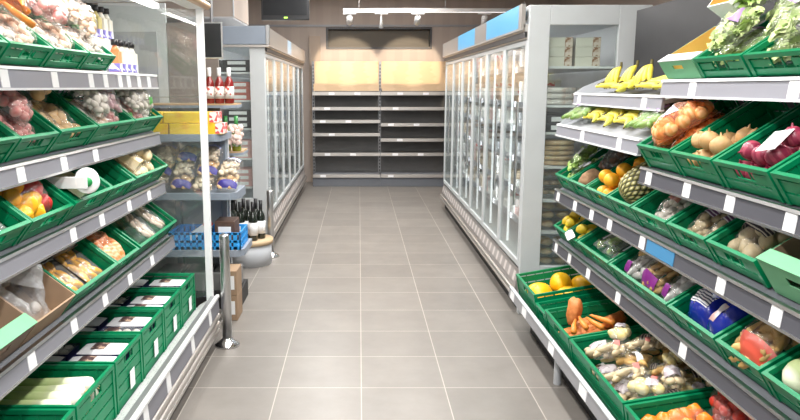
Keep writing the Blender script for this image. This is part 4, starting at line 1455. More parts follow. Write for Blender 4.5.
loose('sweet_potato', SWEETP, m3.M @ T(0.12, 0.08, 0.205) @ RY(-72), 'sweet potato standing upright with its pointed tip above the heap', 'sweet potato', None, 1.0)
for i in range(4):
    loose('carrot', CARROT, m3.M @ T(0.07 + 0.05 * i, -0.10 + 0.03 * (i % 2), 0.195) @ RZ(70 + 15 * i), 'orange carrot lying on the sweet potatoes', 'carrot', 'carrots on sweet potatoes', 1.1)
ENDIVE = mat('endive_cream', (0.66, 0.53, 0.17), 0.45, color2=(0.74, 0.68, 0.50), vscale=14)
GREYP = mat('grey_print', (0.40, 0.34, 0.36), 0.4, color2=(0.62, 0.58, 0.6), kind='cells', vscale=50, ramp=(0.5, 0.55))
for i, (kk, mm) in enumerate((('potato', ENDIVE), ('root', CREAM), ('root', ENDIVE), ('mushroom', CREAM), ('root', NUT))):
    make_bag('mix%d' % i, 'vegetable_bag', 0.17, 0.085, 0.058, kk, mm, 9, label_m=[GREYP, PAPERRED, PRINTK, GREYP, PAPER][i], scale=0.85 if kk == 'potato' else 1.0,
             lab=[(0.0, 0.6, -0.6, 0.6), (0.3, 0.6, -0.45, 0.35), (-0.5, 0.1, -0.8, 0.8), (-0.7, 0.3, -0.8, 0.8), (-0.2, 0.2, -0.9, 0.9)][i], seed=51 + i)
sp = []
for L in range(3):
    for i in range(4):
        for j in range(4):
            if L == 2 and (i == 3 or j in (0, 3) and i == 2): continue
            sp.append((0.10 + 0.105 * i + rnd.uniform(-.02, .02) + 0.01 * L, -0.255 + 0.17 * j + rnd.uniform(-.03, .03), 0.012 + 0.056 * L, rnd.uniform(-70, 70), rnd.uniform(-14, 10), rnd.randrange(5)))
bag_row(m4, ['mix0', 'mix1', 'mix2', 'mix3', 'mix4'], 'small clear bag of cream or tan vegetables in the large crate of mixed bags', 'vegetable bag', 'mixed small bags', sp)
make_bag('tomA', 'tomato_bag', 0.26, 0.17, 0.08, 'tomato', TOMATO, 16, label_m=PAPERRED, lab=(0.1, 0.5, -0.5, 0.1), seed=61)
make_bag('tomB', 'vegetable_bag', 0.26, 0.17, 0.08, 'potato', CREAM, 9, label_m=PRINTK, lab=(-0.2, 0.3, -0.6, 0.6), seed=62)
make_bag('tomC', 'pepper_bag', 0.26, 0.17, 0.09, 'pepper', mat('pepper_deep_orange', (0.85, 0.24, 0.02), 0.25), 7, label_m=None, seed=63)
bag_row(m5, ['tomC', 'tomB', 'tomA'], ['clear bag of orange peppers at front of the nearest right bottom crate', 'clear bag of pale potatoes beside the orange peppers in the nearest crate', 'clear bag of red tomatoes at near front of the nearest right bottom crate',
        'clear bag of red tomatoes at far back of the nearest right bottom crate', 'clear bag of pale potatoes at the middle back of the nearest crate', 'clear bag of red tomatoes lying on top of the nearest bottom crate', 'clear bag of orange peppers lying on top of the nearest bottom crate'], 'vegetable bag', None,
        [(0.15, 0.22, 0.08, 0, 0, 0), (0.15, 0.04, 0.08, 5, 0, 1), (0.15, -0.16, 0.08, -5, 0, 2), (0.38, 0.2, 0.08, 6, 0, 2), (0.38, 0.0, 0.08, 0, 0, 1), (0.33, 0.13, 0.17, 70, 0, 2), (0.17, 0.12, 0.165, 20, 0, 0)])

# ================================================================== LEFT CABINET
# --- top shelf
t1 = crate('L1', 3.08, 3.41, 'green crate of pale bagged vegetables at far end of left top shelf')
t2 = crate('L1', 2.73, 3.07, 'green crate of pale bagged vegetables, second from far end, left top shelf')
t3 = crate('L1', 2.38, 2.72, 'green crate of orange and white bags, third from far end, left top shelf')
t4 = crate('L1', 1.98, 2.37, 'green crate of white bags at left edge, top shelf')
PEACH = mat('peach_piece', (0.86, 0.58, 0.42), 0.4, color2=(0.86, 0.72, 0.60), vscale=22)
make_bag('palA', 'vegetable_bag', 0.24, 0.16, 0.09, 'mushroom', PEACH, 26, label_m=PAPERRED, lab=(0.45, 0.75, -0.5, -0.2), seed=71)
make_bag('palB', 'vegetable_bag', 0.24, 0.16, 0.09, 'radish', PINK, 22, label_m=PAPER, lab=(0.0, 0.5, -0.2, 0.6), seed=72)
make_bag('palC', 'vegetable_bag', 0.24, 0.16, 0.09, 'carrot', CARROT, 14, label_m=PAPER, lab=(-0.6, -0.1, -0.6, 0.3), seed=73)
make_bag('palD', 'vegetable_bag', 0.24, 0.16, 0.09, 'mushroom', MUSH, 24, label_m=PRINTG, lab=(0.4, 0.8, 0.0, 0.5), seed=74)
ps = [(0.13, 0.08, 0.0, 5, 0), (0.13, -0.08, 0.0, -5, 0), (0.19, 0.02, 0.085, 25, -6), (0.31, 0.085, 0.06, 0, -8), (0.31, -0.075, 0.07, -10, -8), (0.27, 0.0, 0.12, 25, -8)]
for cc, seq, lab_, grp in ((t1, [0, 3, 0, 1, 3, 1], 'clear bag of pale vegetables in the far end crate, left top shelf', 'bags in far top crate'),
                           (t2, [3, 0, 1, 0, 1, 0], 'clear bag of pale or pink vegetables in second crate from far end, left top shelf', 'bags in second top crate'),
                           (t3, [3, 0, 2, 1, 2, 2], 'clear bag of orange or pale vegetables in third crate from far end, left top shelf', 'bags in third top crate'),
                           (t4, [3, 3, 2, 0, 2, 0], 'clear bag of white or orange vegetables in the left edge crate, top shelf', 'bags in left edge top crate')):
    bag_row(cc, ['palA', 'palB', 'palC', 'palD'], lab_, 'vegetable bag', grp, [(*p, q) for p, q in zip(ps, seq)])


def bottle_mesh(profile, n=16, square=False, w_=0.05):
    b = MB()
    if square:
        h = w_ / 2
        b.box(-h, h, -h, h, 0, 0.115)
        b.lathe([(h * 0.95, 0.115), (h * 0.6, 0.135), (h * 0.42, 0.145), (h * 0.42, 0.15)], n)
    else:
        b.lathe(profile, n)
    return b


def juice(key, body, lab_m):
    root = bpy.data.objects.new('sauce_bottle', None)
    COL.objects.link(root)
    bottle_mesh(None, 14, True, 0.052).build('bottle_body', body, root, local=False)
    MB().lathe([(0.016, 0.148), (0.019, 0.150), (0.019, 0.178), (0.0, 0.178)], 14).build('cap', BLACK, root, local=False)
    MB().box(-0.0268, 0.0268, -0.0268, 0.0268, 0.012, 0.055).build('printed_label', lab_m, root, local=False)
    BAGS[key] = Proto(root)


LILAC = mat('lilac_label', (0.25, 0.22, 0.62), 0.5, color2=(0.8, 0.8, 0.88), kind='cells', vscale=40, ramp=(0.55, 0.6))
juice('j1', mat('olive_sauce', (0.50, 0.42, 0.16), 0.3), LILAC)
juice('j2', mat('cream_sauce', (0.84, 0.80, 0.70), 0.3), LILAC)
juice('j3', mat('orange_sauce', (0.80, 0.30, 0.12), 0.3), LILAC)
for i, k in enumerate(('j1', 'j1', 'j1', 'j2', 'j2')):
    BAGS[k].put(T(-1.395, 3.70 + 0.085 * i, 1.797), ['olive', 'olive', 'olive', 'cream', 'cream'][i] + ' sauce bottle with black cap on the upper step, ' + ['first from the bags', 'second from the bags', 'third from the bags', 'fourth from the bags', 'farthest from the bags'][i], 'bottle', 'upper sauce bottles')
for i, k in enumerate(('j3', 'j2', 'j2', 'j2')):
    BAGS[k].put(T(-1.27, 3.78 + 0.09 * i, 1.616), ('orange' if i == 0 else 'cream') + ' sauce bottle with black cap on the lower step, ' + ['nearest the bags', 'second from the bags', 'third from the bags', 'farthest from the bags'][i], 'bottle', 'lower sauce bottles')
# --- second shelf
s1 = crate('L2', 3.63, 4.14, 'green crate of white mushrooms and turnip bags at far end, left second shelf', U=0.30)
s2 = crate('L2', 3.11, 3.62, 'green crate of pink and white bags, second from far end, left second shelf', U=0.30)
s3 = crate('L2', 2.71, 3.10, 'green crate of bread rolls and roots in bags, left second shelf')
s4 = crate('L2', 2.39, 2.70, 'green crate of red radish bags, left second shelf')
s5 = crate('L2', 1.98, 2.38, 'green crate at left edge, second shelf')
make_bag('turn', 'mushroom_bag', 0.22, 0.16, 0.09, 'mushroom', MUSH, 16, scale=1.35, label_m=PRINTG, lab=(-0.9, -0.6, -0.4, 0.4), seed=81)
make_bag('turnP', 'vegetable_bag', 0.22, 0.16, 0.09, 'root', mat('mauve_root', (0.42, 0.22, 0.26), 0.5, color2=(0.7, 0.5, 0.5), vscale=20), 14, label_m=PRINTW, lab=(-0.3, 0.3, -0.6, 0.6), seed=82)
make_bag('roll', 'bread_bag', 0.24, 0.17, 0.08, 'bread_roll', BREAD, 10, label_m=None, seed=83)
make_bag('rad', 'radish_bag', 0.24, 0.15, 0.08, 'radish', PINK, 22, label_m=PAPER, lab=(0.2, 0.6, -0.5, 0.5), seed=84)
bag_row(s1, ['turn', 'palD', 'turnP', 'palB'], 'clear bag of white or pink mushrooms in the far end crate, left second shelf', 'mushroom bag', 'mushroom bags far crate',
        [(0.135, 0.16, 0.0, 2, 0, 0), (0.135, 0.0, 0.0, -3, 0, 3), (0.135, -0.16, 0.0, 2, 0, 1), (0.15, 0.08, 0.07, 6, -4, 1), (0.15, -0.09, 0.07, -6, -4, 0)], 0.95)
bag_row(s2, ['palA', 'palB', 'palD', 'turnP'], 'clear bag of mixed pink and white vegetables, second crate from far end, left second shelf', 'vegetable bag', 'pink white bags second shelf',
        [(0.135, 0.16, 0.0, 4, 0, 2), (0.135, -0.01, 0.0, -4, 0, 0), (0.135, -0.165, 0.0, 2, 0, 1), (0.16, 0.10, 0.07, 8, -4, 2), (0.16, -0.08, 0.07, -8, -4, 3)], 0.95)
bag_row(s3, ['roll'], 'clear bag of golden bread rolls on the left second shelf', 'bread bag', 'bread roll bags', [(0.13, 0.09, 0.0, 4, 0), (0.13, -0.09, 0.0, -4, 0), (0.29, 0.03, 0.05, 10, -6)])
bag_row(s4, ['rad'], 'clear bag of red radishes on the left second shelf', 'radish bag', 'radish bags', [(0.13, 0.07, 0.0, 4, 0), (0.13, -0.07, 0.0, -4, 0), (0.18, 0.0, 0.07, 15, -4), (0.28, 0.05, 0.02, 0, -2)])
bag_row(s5, ['rad', 'turnP'], 'clear bag of purple red vegetables in the left edge crate, second shelf', 'vegetable bag', 'left edge second shelf bags', [(0.13, 0.09, 0.0, 4, 0), (0.13, -0.09, 0.0, -4, 0), (0.29, 0.03, 0.05, 10, -6)])

# --- third shelf
h1 = crate('L3', 3.54, 4.14, 'green crate of cream cheese packs at far end, left third shelf')
h2 = crate('L3', 3.21, 3.53, 'almost empty green crate with a white paper, below the bag roll')
h3 = crate('L3', 2.76, 3.20, 'almost empty green crate left of the bag roll, left third shelf')
h4 = crate('L3', 2.39, 2.75, 'green crate holding the large bag of peppers, left third shelf')
h5 = crate('L3', 1.98, 2.38, 'green crate with a clear tray at left edge, third shelf')
CHEESE = mat('cream_cheese', (0.82, 0.62, 0.34), 0.4, color2=(0.88, 0.76, 0.55), vscale=7)


def slab(key, l, w_, h, m, name='cheese_pack', film=True, lab_m=None):
    root = bpy.data.objects.new(name, None)
    COL.objects.link(root)
    MB().prism([(-l / 2, 0.002), (l / 2, 0.002), (l / 2, h * 0.75), (-l / 2, h)], -w_ / 2 + .004, w_ / 2 - .004).build('cheese', m, root, 0.008, local=False)
    p = pillow(l * 1.12, w_ * 1.12, h * 1.12, 5)
    p.build('film', FILM, root, local=False)
    if lab_m: pillow(l * 1.12, w_ * 1.12, h * 1.12, 5, -0.3, 0.3, -0.4, 0.3, 0.003, False, 6).build('printed_label', lab_m, root, local=False)
    BAGS[key] = Proto(root)


slab('cheese', 0.24, 0.10, 0.06, CHEESE)
make_bag('tort', 'pasta_bag', 0.18, 0.14, 0.07, 'bread_roll', CHEESE, 10, seed=91)
bag_row(h1, ['cheese'], 'long cream cheese pack in film at the far end, left third shelf', 'cheese', 'cheese packs', [(0.15, 0.20, 0.0, 0, 0), (0.15, 0.085, 0.0, 0, 0), (0.17, 0.14, 0.068, 5, 0), (0.30, -0.05, 0.0, 60, 0)])
bag_row(h1, ['tort'], 'clear bag of cream rolls beside the long cheese packs', 'bread bag', 'cream roll bags', [(0.11, -0.06, 0.0, 10, 0), (0.12, -0.21, 0.0, -10, 0), (0.16, -0.13, 0.065, 30, 0)])
o = pillow(0.22, 0.13, 0.02, 3).build('paper_sheet', PAPER)
o.matrix_world = h2.M @ T(0.13, 0.03, 0.012) @ RZ(8)
tag(o, 'crumpled white paper in the crate below the bag roll', 'paper')
bag_row(h3, ['cheese'], 'single long yellow pack lying in the almost empty crate left of the bag roll', 'cheese', None, [(0.18, -0.13, 0.0, 4, 0)])
pb = make_bag('pepbag', 'pepper_bag', 0.31, 0.30, 0.14, 'pepper', PEPY, 20, label_m=None, seed=92)
# some of the peppers in that bag are red
reds = [k for k in pb.root.children if k.name.split('.')[0] == 'pepper']
for k in reds:
    if k.location.y < -0.03 or k.location.x > 0.10:
        k.data = piece('pepper', PEPR, 1)
        k['label'] = 'red pepper'
bag_row(h4, ['pepbag'], ['large clear bag of orange and red peppers at left edge'], 'pepper bag', None, [(0.175, 0.0, 0.012, 0, 0)])
tray_pack('cleartray', 'clear_tray', 0.18, 0.14, 0.06, FILM_TRAY, 'mushroom', MUSH, 8, seed=93)
bag_row(h5, ['cleartray'], 'clear plastic tray at left edge of photo, third shelf', 'tray', 'clear trays left edge', [(0.12, 0.1, 0.0, 0, 0), (0.12, -0.06, 0.0, 0, 0)])

# bag roll on a white arm
t = thing('bag_dispenser', 'white plastic bag roll on a white arm below left second shelf', 'bag roll', (-1.10, 2.62, 1.19))
MB().box(-1.33, -1.075, 2.785, 2.791, 1.152, 1.200).build('arm', WHITE, t, 0.002)
MB().box(-1.33, -1.30, 2.78, 2.82, 1.152, 1.21).build('arm_bracket', WHITE, t, 0.002)
ROLLM = T(-1.08, 2.80, 1.178) @ RZ(22) @ RX(-90)
MB().lathe([(0.012, 0), (0.044, 0), (0.048, 0.004), (0.048, 0.092), (0.044, 0.096), (0.012, 0.096)], 28, ROLLM).build('bag_roll', mat('bag_roll_white', (0.85, 0.85, 0.85), 0.45, bump=0.1), t)
MB().lathe([(0, -0.008), (0.019, -0.008), (0.019, 0.1), (0, 0.1)], 16, ROLLM).build('core', mat('core_green', (0.02, 0.30, 0.08), 0.4), t)

# --- fourth shelf
q1 = crate('L4', 3.42, 4.13, 'green crate of clear meat trays at far end, left fourth shelf')
q2 = crate('L4', 3.10, 3.41, 'green crate holding the long orange salmon pack, left fourth shelf')
q3 = crate('L4', 2.61, 3.09, 'green crate of dark packs with yellow peppers, left fourth shelf')
tray_pack('meat', 'meat_tray', 0.23, 0.16, 0.06, FILM_TRAY, 'root', CHICK, 12, film=FILM_TRAY, seed=101, round_top=0.025)
bag_row(q1, ['meat'], ['clear tray of pale sausages at far end, left fourth shelf', 'clear tray of pale sausages in the middle of the far crate, left fourth shelf', 'clear tray of pale sausages behind the others, left fourth shelf'], 'tray', None,
        [(0.14, -0.22, 0.0, 10, 0), (0.13, 0.0, 0.0, -12, 0), (0.29, -0.08, 0.04, 0, -6)])
make_bag('salmon', 'salmon_pack', 0.34, 0.23, 0.085, 'sweet_potato', SALMON, 14, label_m=DATE, lab=(0.45, 0.7, -0.3, 0.2), part='salmon_piece', seed=102)
bag_row(q2, ['salmon'], ['long orange salmon pack in clear film, left fourth shelf'], 'fish', None, [(0.18, 0.0, 0.012, 0, 0)])
DARKTRAY = mat('dark_tray', (0.05, 0.04, 0.04), 0.35)
tray_pack('yel', 'pepper_tray', 0.27, 0.20, 0.04, DARKTRAY, 'root', PEPY, 14, film=FILM_TRAY, label_m=PRINTK, lab=(0.25, 0.75, -0.8, 0.3), seed=103, round_top=0.02)
bag_row(q3, ['yel'], ['dark tray of yellow strips in film beside the salmon, left fourth shelf', 'dark tray of yellow strips in film beside the kraft box, left fourth shelf', 'dark tray of yellow strips lying behind across the two others'], 'tray', None, [(0.155, -0.108, 0.0, 0, 0), (0.155, 0.108, 0.0, 0, 0), (0.27, 0.0, 0.065, 90, -6)], 0.98)
board_box(pos('L4', 2.43), 0.40, 0.33, 0.11, 'kraft cardboard box with clear bags, left fourth shelf beside yellow packs', m=KRAFT, lid=False, hole=False)
board_box(pos('L4', 2.07), 0.40, 0.36, 0.12, 'cardboard box with pale green flaps at left edge, fourth shelf', m=mat('kraft_dark', (0.22, 0.15, 0.11), 0.8), lid=GREEN_BOARD)
make_bag('crink', 'clear_bag', 0.26, 0.13, 0.08, 'mushroom', MUSH, 3, film=CRINK, label_m=None, seed=104)
make_bag('crinkd', 'crumpled_bag', 0.26, 0.13, 0.08, 'mushroom', MUSH, 2, film=CRINK, label_m=None, seed=105)
bx = Crate(pos('L4', 2.43), 0.40, 0.33, 0.11, None)
bag_row(bx, ['crinkd', 'crink'], 'crinkled clear bag in the kraft cardboard box, left fourth shelf', 'bag', 'bags in kraft box', [(0.15, 0.075, 0.0, 15, 0, 0), (0.15, -0.075, 0.0, -12, 0, 1), (0.18, 0.0, 0.05, 50, 0, 0), (0.27, -0.03, 0.02, 80, 0, 1)])
bx = Crate(pos('L4', 2.07), 0.40, 0.36, 0.12, None)
bag_row(bx, ['crinkd'], 'dark crinkled bag in the cardboard box with green flaps', 'bag', 'bags in flap box', [(0.16, 0.08, 0.0, 5, 0, 0), (0.16, -0.08, 0.0, -5, 0, 0)])

# --- bottom deck
k1 = crate('L5', 3.80, 4.13, 'green crate at far end of left bottom deck beside the glass end')
k2 = crate('L5', 3.45, 3.79, 'green crate of navy packs, second from far end, left bottom deck')
k3 = crate('L5', 3.08, 3.44, 'green crate of navy packs, third from far end, left bottom deck')
k4 = crate('L5', 2.72, 3.07, 'green crate of navy packs just behind the leeks, left bottom deck')
k5 = crate('L5', 2.32, 2.71, 'green crate of leeks, left bottom deck')
k6 = crate('L5', 1.90, 2.31, 'green crate in front of the leeks at lower left corner')
for i, (kk, lb_) in enumerate(((k1, 'far end crate'), (k2, 'second crate from far end'), (k3, 'third crate from far end'), (k4, 'crate behind the leeks'))):
    if i == 0:
        tray_pack('navy', 'navy_pack', 0.22, 0.15, 0.11, NAVY, 'mushroom', MUSH, 12, film=FILM_TRAY, label_m=CHOC, lab=(0.1, 0.7, -0.7, 0.7), seed=111)
        tray_pack('navy2', 'navy_pack', 0.22, 0.15, 0.11, NAVY, None, None, 0, film=mat('white_film', (0.8, 0.8, 0.82), 0.35, bump=0.2), label_m=CHOC, lab=(-0.1, 0.5, -0.75, 0.5), seed=112)
    bag_row(kk, ['navy', 'navy2'], 'navy tray pack in the ' + lb_ + ', left bottom deck', 'tray', 'navy packs in ' + lb_,
            [(0.135, 0.078, 0.095, 0, 0, i % 2), (0.135, -0.078, 0.095, 0, 0, 1), (0.37, 0.078, 0.095, 0, 0, 1), (0.37, -0.078, 0.095, 0, 0, (i + 1) % 2)])


def leek_proto(seed):
    root = bpy.data.objects.new('leek', None)
    COL.objects.link(root)
    m = mat('leek_skin', (0.86, 0.86, 0.74), 0.4)
    nt = m.node_tree
    if not any(n.type == 'SEPXYZ' for n in nt.nodes):
        tc = nt.nodes.new('ShaderNodeTexCoord')
        sx = nt.nodes.new('ShaderNodeSeparateXYZ')
        nt.links.new(tc.outputs['Object'], sx.inputs[0])
        rp = nt.nodes.new('ShaderNodeValToRGB')
        rp.color_ramp.elements[0].position = 0.07
        rp.color_ramp.elements[0].color = (0.86, 0.86, 0.74, 1)
        rp.color_ramp.elements[1].position = 0.27
        rp.color_ramp.elements[1].color = (0.28, 0.45, 0.10, 1)
        e = rp.color_ramp.elements.new(0.14)
        e.color = (0.66, 0.76, 0.38, 1)
        nt.links.new(sx.outputs[0], rp.inputs[0])
        nt.links.new(rp.outputs[0], nt.nodes['Principled BSDF'].inputs['Base Color'])
    MB().tube([(0, 0, 0), (0.01, 0, 0), (0.03, 0, 0), (0.12, 0, 0), (0.22, 0.004, 0), (0.30, 0.006, 0)], [0.012, 0.028, 0.032, 0.027, 0.026, 0.028], 12).build('stalk', m, root, local=False)
    b = MB()
    r_ = random.Random(seed)
    for k in range(5):
        a = r_.uniform(-0.5, 0.5)
        b.tube([(0.28, 0.0, 0.0), (0.34, 0.03 * a, 0.006 * k - 0.012), (0.42, 0.09 * a, 0.006 * k - 0.012)], [0.026, 0.024, 0.018], 8, True, 0.3)
    b.build('leaves', m, root, local=False)
    b = MB()
    for k in range(14):
        a, q = r_.uniform(0, 2 * PI), r_.uniform(0.1, 1)
        b.tube([(0.004, 0.008 * math.cos(a) * q, 0.008 * math.sin(a) * q), (-0.022, 0.018 * math.cos(a) * q, 0.018 * math.sin(a) * q)], 0.0016, 4)
    b.build('roots', mat('leek_roots', (0.66, 0.52, 0.30), 0.8), root, local=False)
    return Proto(root)


lk = leek_proto(4)
for L in range(2):
    for i in range(5 - L):
        lk.put(k5.M @ T(0.05 + 0.01 * (i % 2), -0.136 + 0.068 * (i + 0.5 * L), 0.115 + 0.062 * L) @ RZ(rnd.uniform(-4, 4)), 'white and green leek lying in the left bottom crate', 'leek', 'leeks')
o = MB().box(-0.05, 0.05, -0.03, 0.03, 0, 0.002).build('label_card', CHOC)
o.matrix_world = k5.M @ T(0.40, 0.12, 0.215)
tag(o, 'dark printed label lying behind the leeks', 'label')
bag_row(k6, ['crink'], 'clear bag of white vegetables in the lower left corner crate', 'vegetable bag', 'corner crate bags', [(0.16, 0.09, 0.08, 0, 0, 0), (0.16, -0.09, 0.08, 0, 0, 0), (0.4, 0.0, 0.08, 90, 0, 0)])

# crate cards on the left bottom crates
for kk in (k1, k2, k3, k4):
    cd = MB().box(-0.004, -0.0025, -0.045, 0.015, 0.04, 0.12).build('crate_card', PAPER, kk.o, local=False)

# ================================================================== PROMOTION SHELVES BEHIND THE GLASS END
PY = 4.80
t = thing('display_shelving', 'blue grey display shelving with rounded ends behind the glass cabinet end', 'shelving', (-1.15, PY + 0.2, 0))
MB().box(-1.66, -0.96, PY + 0.40, PY + 0.44, 0, 1.2).build('back_panel', LGREY, t)
for x in (-1.33, -0.99):
    MB().box(x - 0.02, x + 0.02, PY + 0.34, PY + 0.40, 0, 1.22).build('upright', BLUEGREY, t)


def round_shelf(x0, x1, y0, y1, z, rr, th=0.05):
    pts = [(x0, y0)]
    for k in range(9):
        a = -PI / 2 + (PI / 2) * k / 8
        pts.append((x1 - rr + rr * math.cos(a), y0 + rr + rr * math.sin(a)))
    pts += [(x1, y1), (x0, y1)]
    n = len(pts)
    b = MB()
    b.add([(x, y, z - th) for x, y in pts] + [(x, y, z) for x, y in pts], [tuple(range(n))[::-1], tuple(range(n, 2 * n))] + [(i, (i + 1) % n, n + (i + 1) % n, n + i) for i in range(n)])
    return b


PZ = (1.235, 0.835, 0.435)
for z, x1 in zip(PZ, (-0.93, -0.84, -0.80)):
    round_shelf(-1.66, x1, PY, PY + 0.40, z, 0.08).build('shelf', BLUEGREY, t, 0.003)
MB().box(-1.66, -0.84, PY + 0.04, PY + 0.40, 0.0, 0.12).build('base', KICK, t)
YEL = mat('yellow_pack', (0.92, 0.62, 0.03), 0.4, color2=(0.85, 0.42, 0.02), vscale=18, ramp=(0.5, 0.75))


def carton(key, l, w_, h, m, end_m=None, name='carton', lab_m=None):
    root = bpy.data.objects.new(name, None)
    COL.objects.link(root)
    MB().box(-l / 2, l / 2, -w_ / 2, w_ / 2, 0, h).build('box_body', m, root, 0.003, local=False)
    if end_m:
        MB().box(l / 2 - 0.05, l / 2 + 0.001, -w_ / 2 - 0.001, w_ / 2 + 0.001, 0.004, h + 0.001).build('end_print', end_m, root, local=False)
    if lab_m:
        MB().box(-l * 0.32, l * 0.32, -w_ / 2 - 0.001, -w_ / 2, h * 0.25, h * 0.8).build('front_label', lab_m, root, local=False)
    BAGS[key] = Proto(root)


carton('yel_l', 0.36, 0.17, 0.072, YEL, PRINTR, 'pasta_box')
for i, (x, y, z, yaw, lb_) in enumerate(((-1.10, 0.10, 0, 0, 'yellow box with red end, lower layer, at right of the display shelf'), (-1.47, 0.10, 0, 180, 'yellow box, lower layer, at left of the display shelf'),
                                        (-1.14, 0.11, 0.075, 0, 'yellow box with red end lying on the upper layer at right'), (-1.51, 0.11, 0.075, 180, 'yellow box lying on the upper layer at left'))):
    BAGS['yel_l'].put(T(x, PY + y, PZ[0] + z) @ RZ(yaw), lb_ + ', top display shelf', 'box')
make_bag('snack', 'snack_bag', 0.20, 0.15, 0.07, 'bread_roll', BREAD, 14, label_m=INDIGO, lab=(-0.97, -0.55, -0.95, 0.95), seed=121, scale=0.6)
make_bag('snack2', 'snack_bag', 0.20, 0.15, 0.07, 'mushroom', mat('pale_biscuit', (0.72, 0.60, 0.45), 0.6, var=0.2, vscale=30), 18, label_m=mat('blue_print', (0.15, 0.2, 0.6), 0.4, color2=(0.8, 0.82, 0.9), kind='wave', vscale=20, ramp=(0.6, 0.65)), lab=(0.2, 0.85, -0.8, 0.8), seed=122)
k = 0
for L in range(3):
    for i in range(5):
        x = -1.54 + 0.158 * i + 0.012 * L
        if L == 2 and i in (0, 4): continue
        BAGS[('snack', 'snack2')[(i + L) % 2]].put(T(x, PY + 0.11 + 0.06 * L, PZ[1] + 0.048 + 0.088 * L) @ RZ(90 + rnd.uniform(-3, 3)) @ RY(-22), 'clear snack bag with indigo print piled on the middle display shelf', 'snack bag', 'snack bags')
# blue tray
t = thing('blue_tray', 'bright blue slatted plastic tray on the lowest display shelf', 'tray', (-1.06, PY + 0.17, PZ[2]))
b = MB()
bx0, bx1, by0, by1, bz = -1.32, -0.82, PY + 0.01, PY + 0.33, PZ[2] + 0.001
b.box(bx0, bx1, by0, by1, bz, bz + 0.006)
for z in (0.006, 0.05, 0.105):
    b.box(bx0, bx1, by0, by0 + 0.008, bz + z, bz + z + 0.016).box(bx0, bx1, by1 - 0.008, by1, bz + z, bz + z + 0.016)
    b.box(bx0, bx0 + 0.008, by0, by1, bz + z, bz + z + 0.016).box(bx1 - 0.008, bx1, by0, by1, bz + z, bz + z + 0.016)
n = 12
for i in range(n + 1):
    x = bx0 + (bx1 - bx0 - 0.01) * i / n
    b.box(x, min(bx1, x + 0.026), by0, by0 + 0.006, bz, bz + 0.12).box(x, min(bx1, x + 0.032), by1 - 0.006, by1, bz, bz + 0.12)
for i in range(7):
    y = by0 + (by1 - by0 - 0.01) * i / 6
    b.box(bx0, bx0 + 0.006, y, y + 0.01, bz, bz + 0.12).box(bx1 - 0.006, bx1, y, y + 0.01, bz, bz + 0.12)
b.build('tray_body', BLUEPLAS, t)
carton('date', 0.14, 0.20, 0.18, DATE, None, 'date_box', PAPER)
BAGS['date'].put(T(-0.94, PY + 0.17, bz + 0.007), 'dark brown carton standing at the right end of the blue tray', 'box')
carton('lean', 0.18, 0.10, 0.05, PAPER, PRINTR, 'leaflet_box')
BAGS['lean'].put(T(-1.12, PY + 0.17, bz + 0.085) @ RY(-35), 'white and red carton leaning in the blue tray', 'box')
# clear storage boxes underneath
for i in range(3):
    o = MB().box(-1.44 + 0.2 * i, -1.26 + 0.2 * i, PY + 0.06, PY + 0.33, 0.121, 0.26).build('storage_box', mat('grey_box', (0.16, 0.16, 0.16), 0.3), None, 0.01)
    tag(o, ('left', 'middle', 'right')[i] + ' dark storage box on the base below the blue tray', 'box', 'boxes below blue tray')
# cardboard side stand
carton('kraft', 0.09, 0.20, 0.17, KRAFT, None, 'kraft_box', PAPER)
for i in range(2):
    BAGS['kraft'].put(T(-0.86, PY - 0.12, 0.001 + 0.173 * i), ('lower', 'upper')[i] + ' kraft box of the small stack behind the bollard', 'box', 'kraft box stack')

# ================================================================== WINE DISPLAY
QY = 5.45
t = thing('wine_display', 'narrow wine shelving with wooden boards between display shelving and left freezer', 'shelving', (-1.35, QY + 0.15, 0))
MB().box(-1.52, -1.12, QY + 0.32, QY + 0.35, 0, 2.05).build('back_panel', mat('taupe_panel', (0.22, 0.19, 0.17), 0.6, var=0.1), t)
sp_ = MB().box(-2.05, -1.525, QY + 0.32, QY + 0.35, 0, 2.2).build('side_panel', PANEL, t)
MB().box(-1.98, -1.60, QY + 0.312, QY + 0.32, 1.15, 1.98).build('panel_inset', mat('inset_grey', (0.36, 0.37, 0.38), 0.5), sp_)
QS = (1.425, 1.06, 0.72, 0.36)
QX = (-0.94, -0.90, -0.93, -0.93)
for z, x1 in zip(QS, QX):
    sh = round_shelf(-1.75, x1, QY, QY + 0.32, z - 0.012, 0.10, 0.02).build('shelf', BLUEGREY, t)
    round_shelf(-1.75, x1 - 0.005, QY - 0.002, QY + 0.318, z, 0.10, 0.012).build('board', mat('shelf_board', (0.50, 0.33, 0.18), 0.5), sh)
MB().tube([(-1.70, QY - 0.004, QS[0] + 0.05), (-0.96, QY - 0.004, QS[0] + 0.05)], 0.004, 6).build('guard_rail', STEEL, t)
MB().box(-1.75, -1.0, QY + 0.02, QY + 0.32, 0, 0.1).build('base', KICK, t)


def wine(key, glass_m, cap_m, lab_m, h=0.30, r=0.037, name='wine_bottle', neck=0.36):
    root = bpy.data.objects.new(name, None)
    COL.objects.link(root)
    sh = h * (1 - neck) 
    MB().lathe([(0, 0), (r * 0.9, 0), (r, 0.008), (r, sh * 0.86), (r * 0.8, sh), (r * 0.42, sh + h * 0.09), (r * 0.36, sh + h * 0.14), (r * 0.36, h * 0.985), (0, h * 0.985)], 20).build('glass', glass_m, root, local=False)
    MB().lathe([(r * 0.40, h * 0.76), (r * 0.42, h * 0.765), (r * 0.42, h), (0, h)], 16).build('capsule', cap_m, root, local=False)
    MB().lathe([(r + 0.0008, sh * 0.22), (r + 0.0008, sh * 0.74)], 20).build('paper_label', lab_m, root, local=False)
    BAGS[key] = Proto(root)


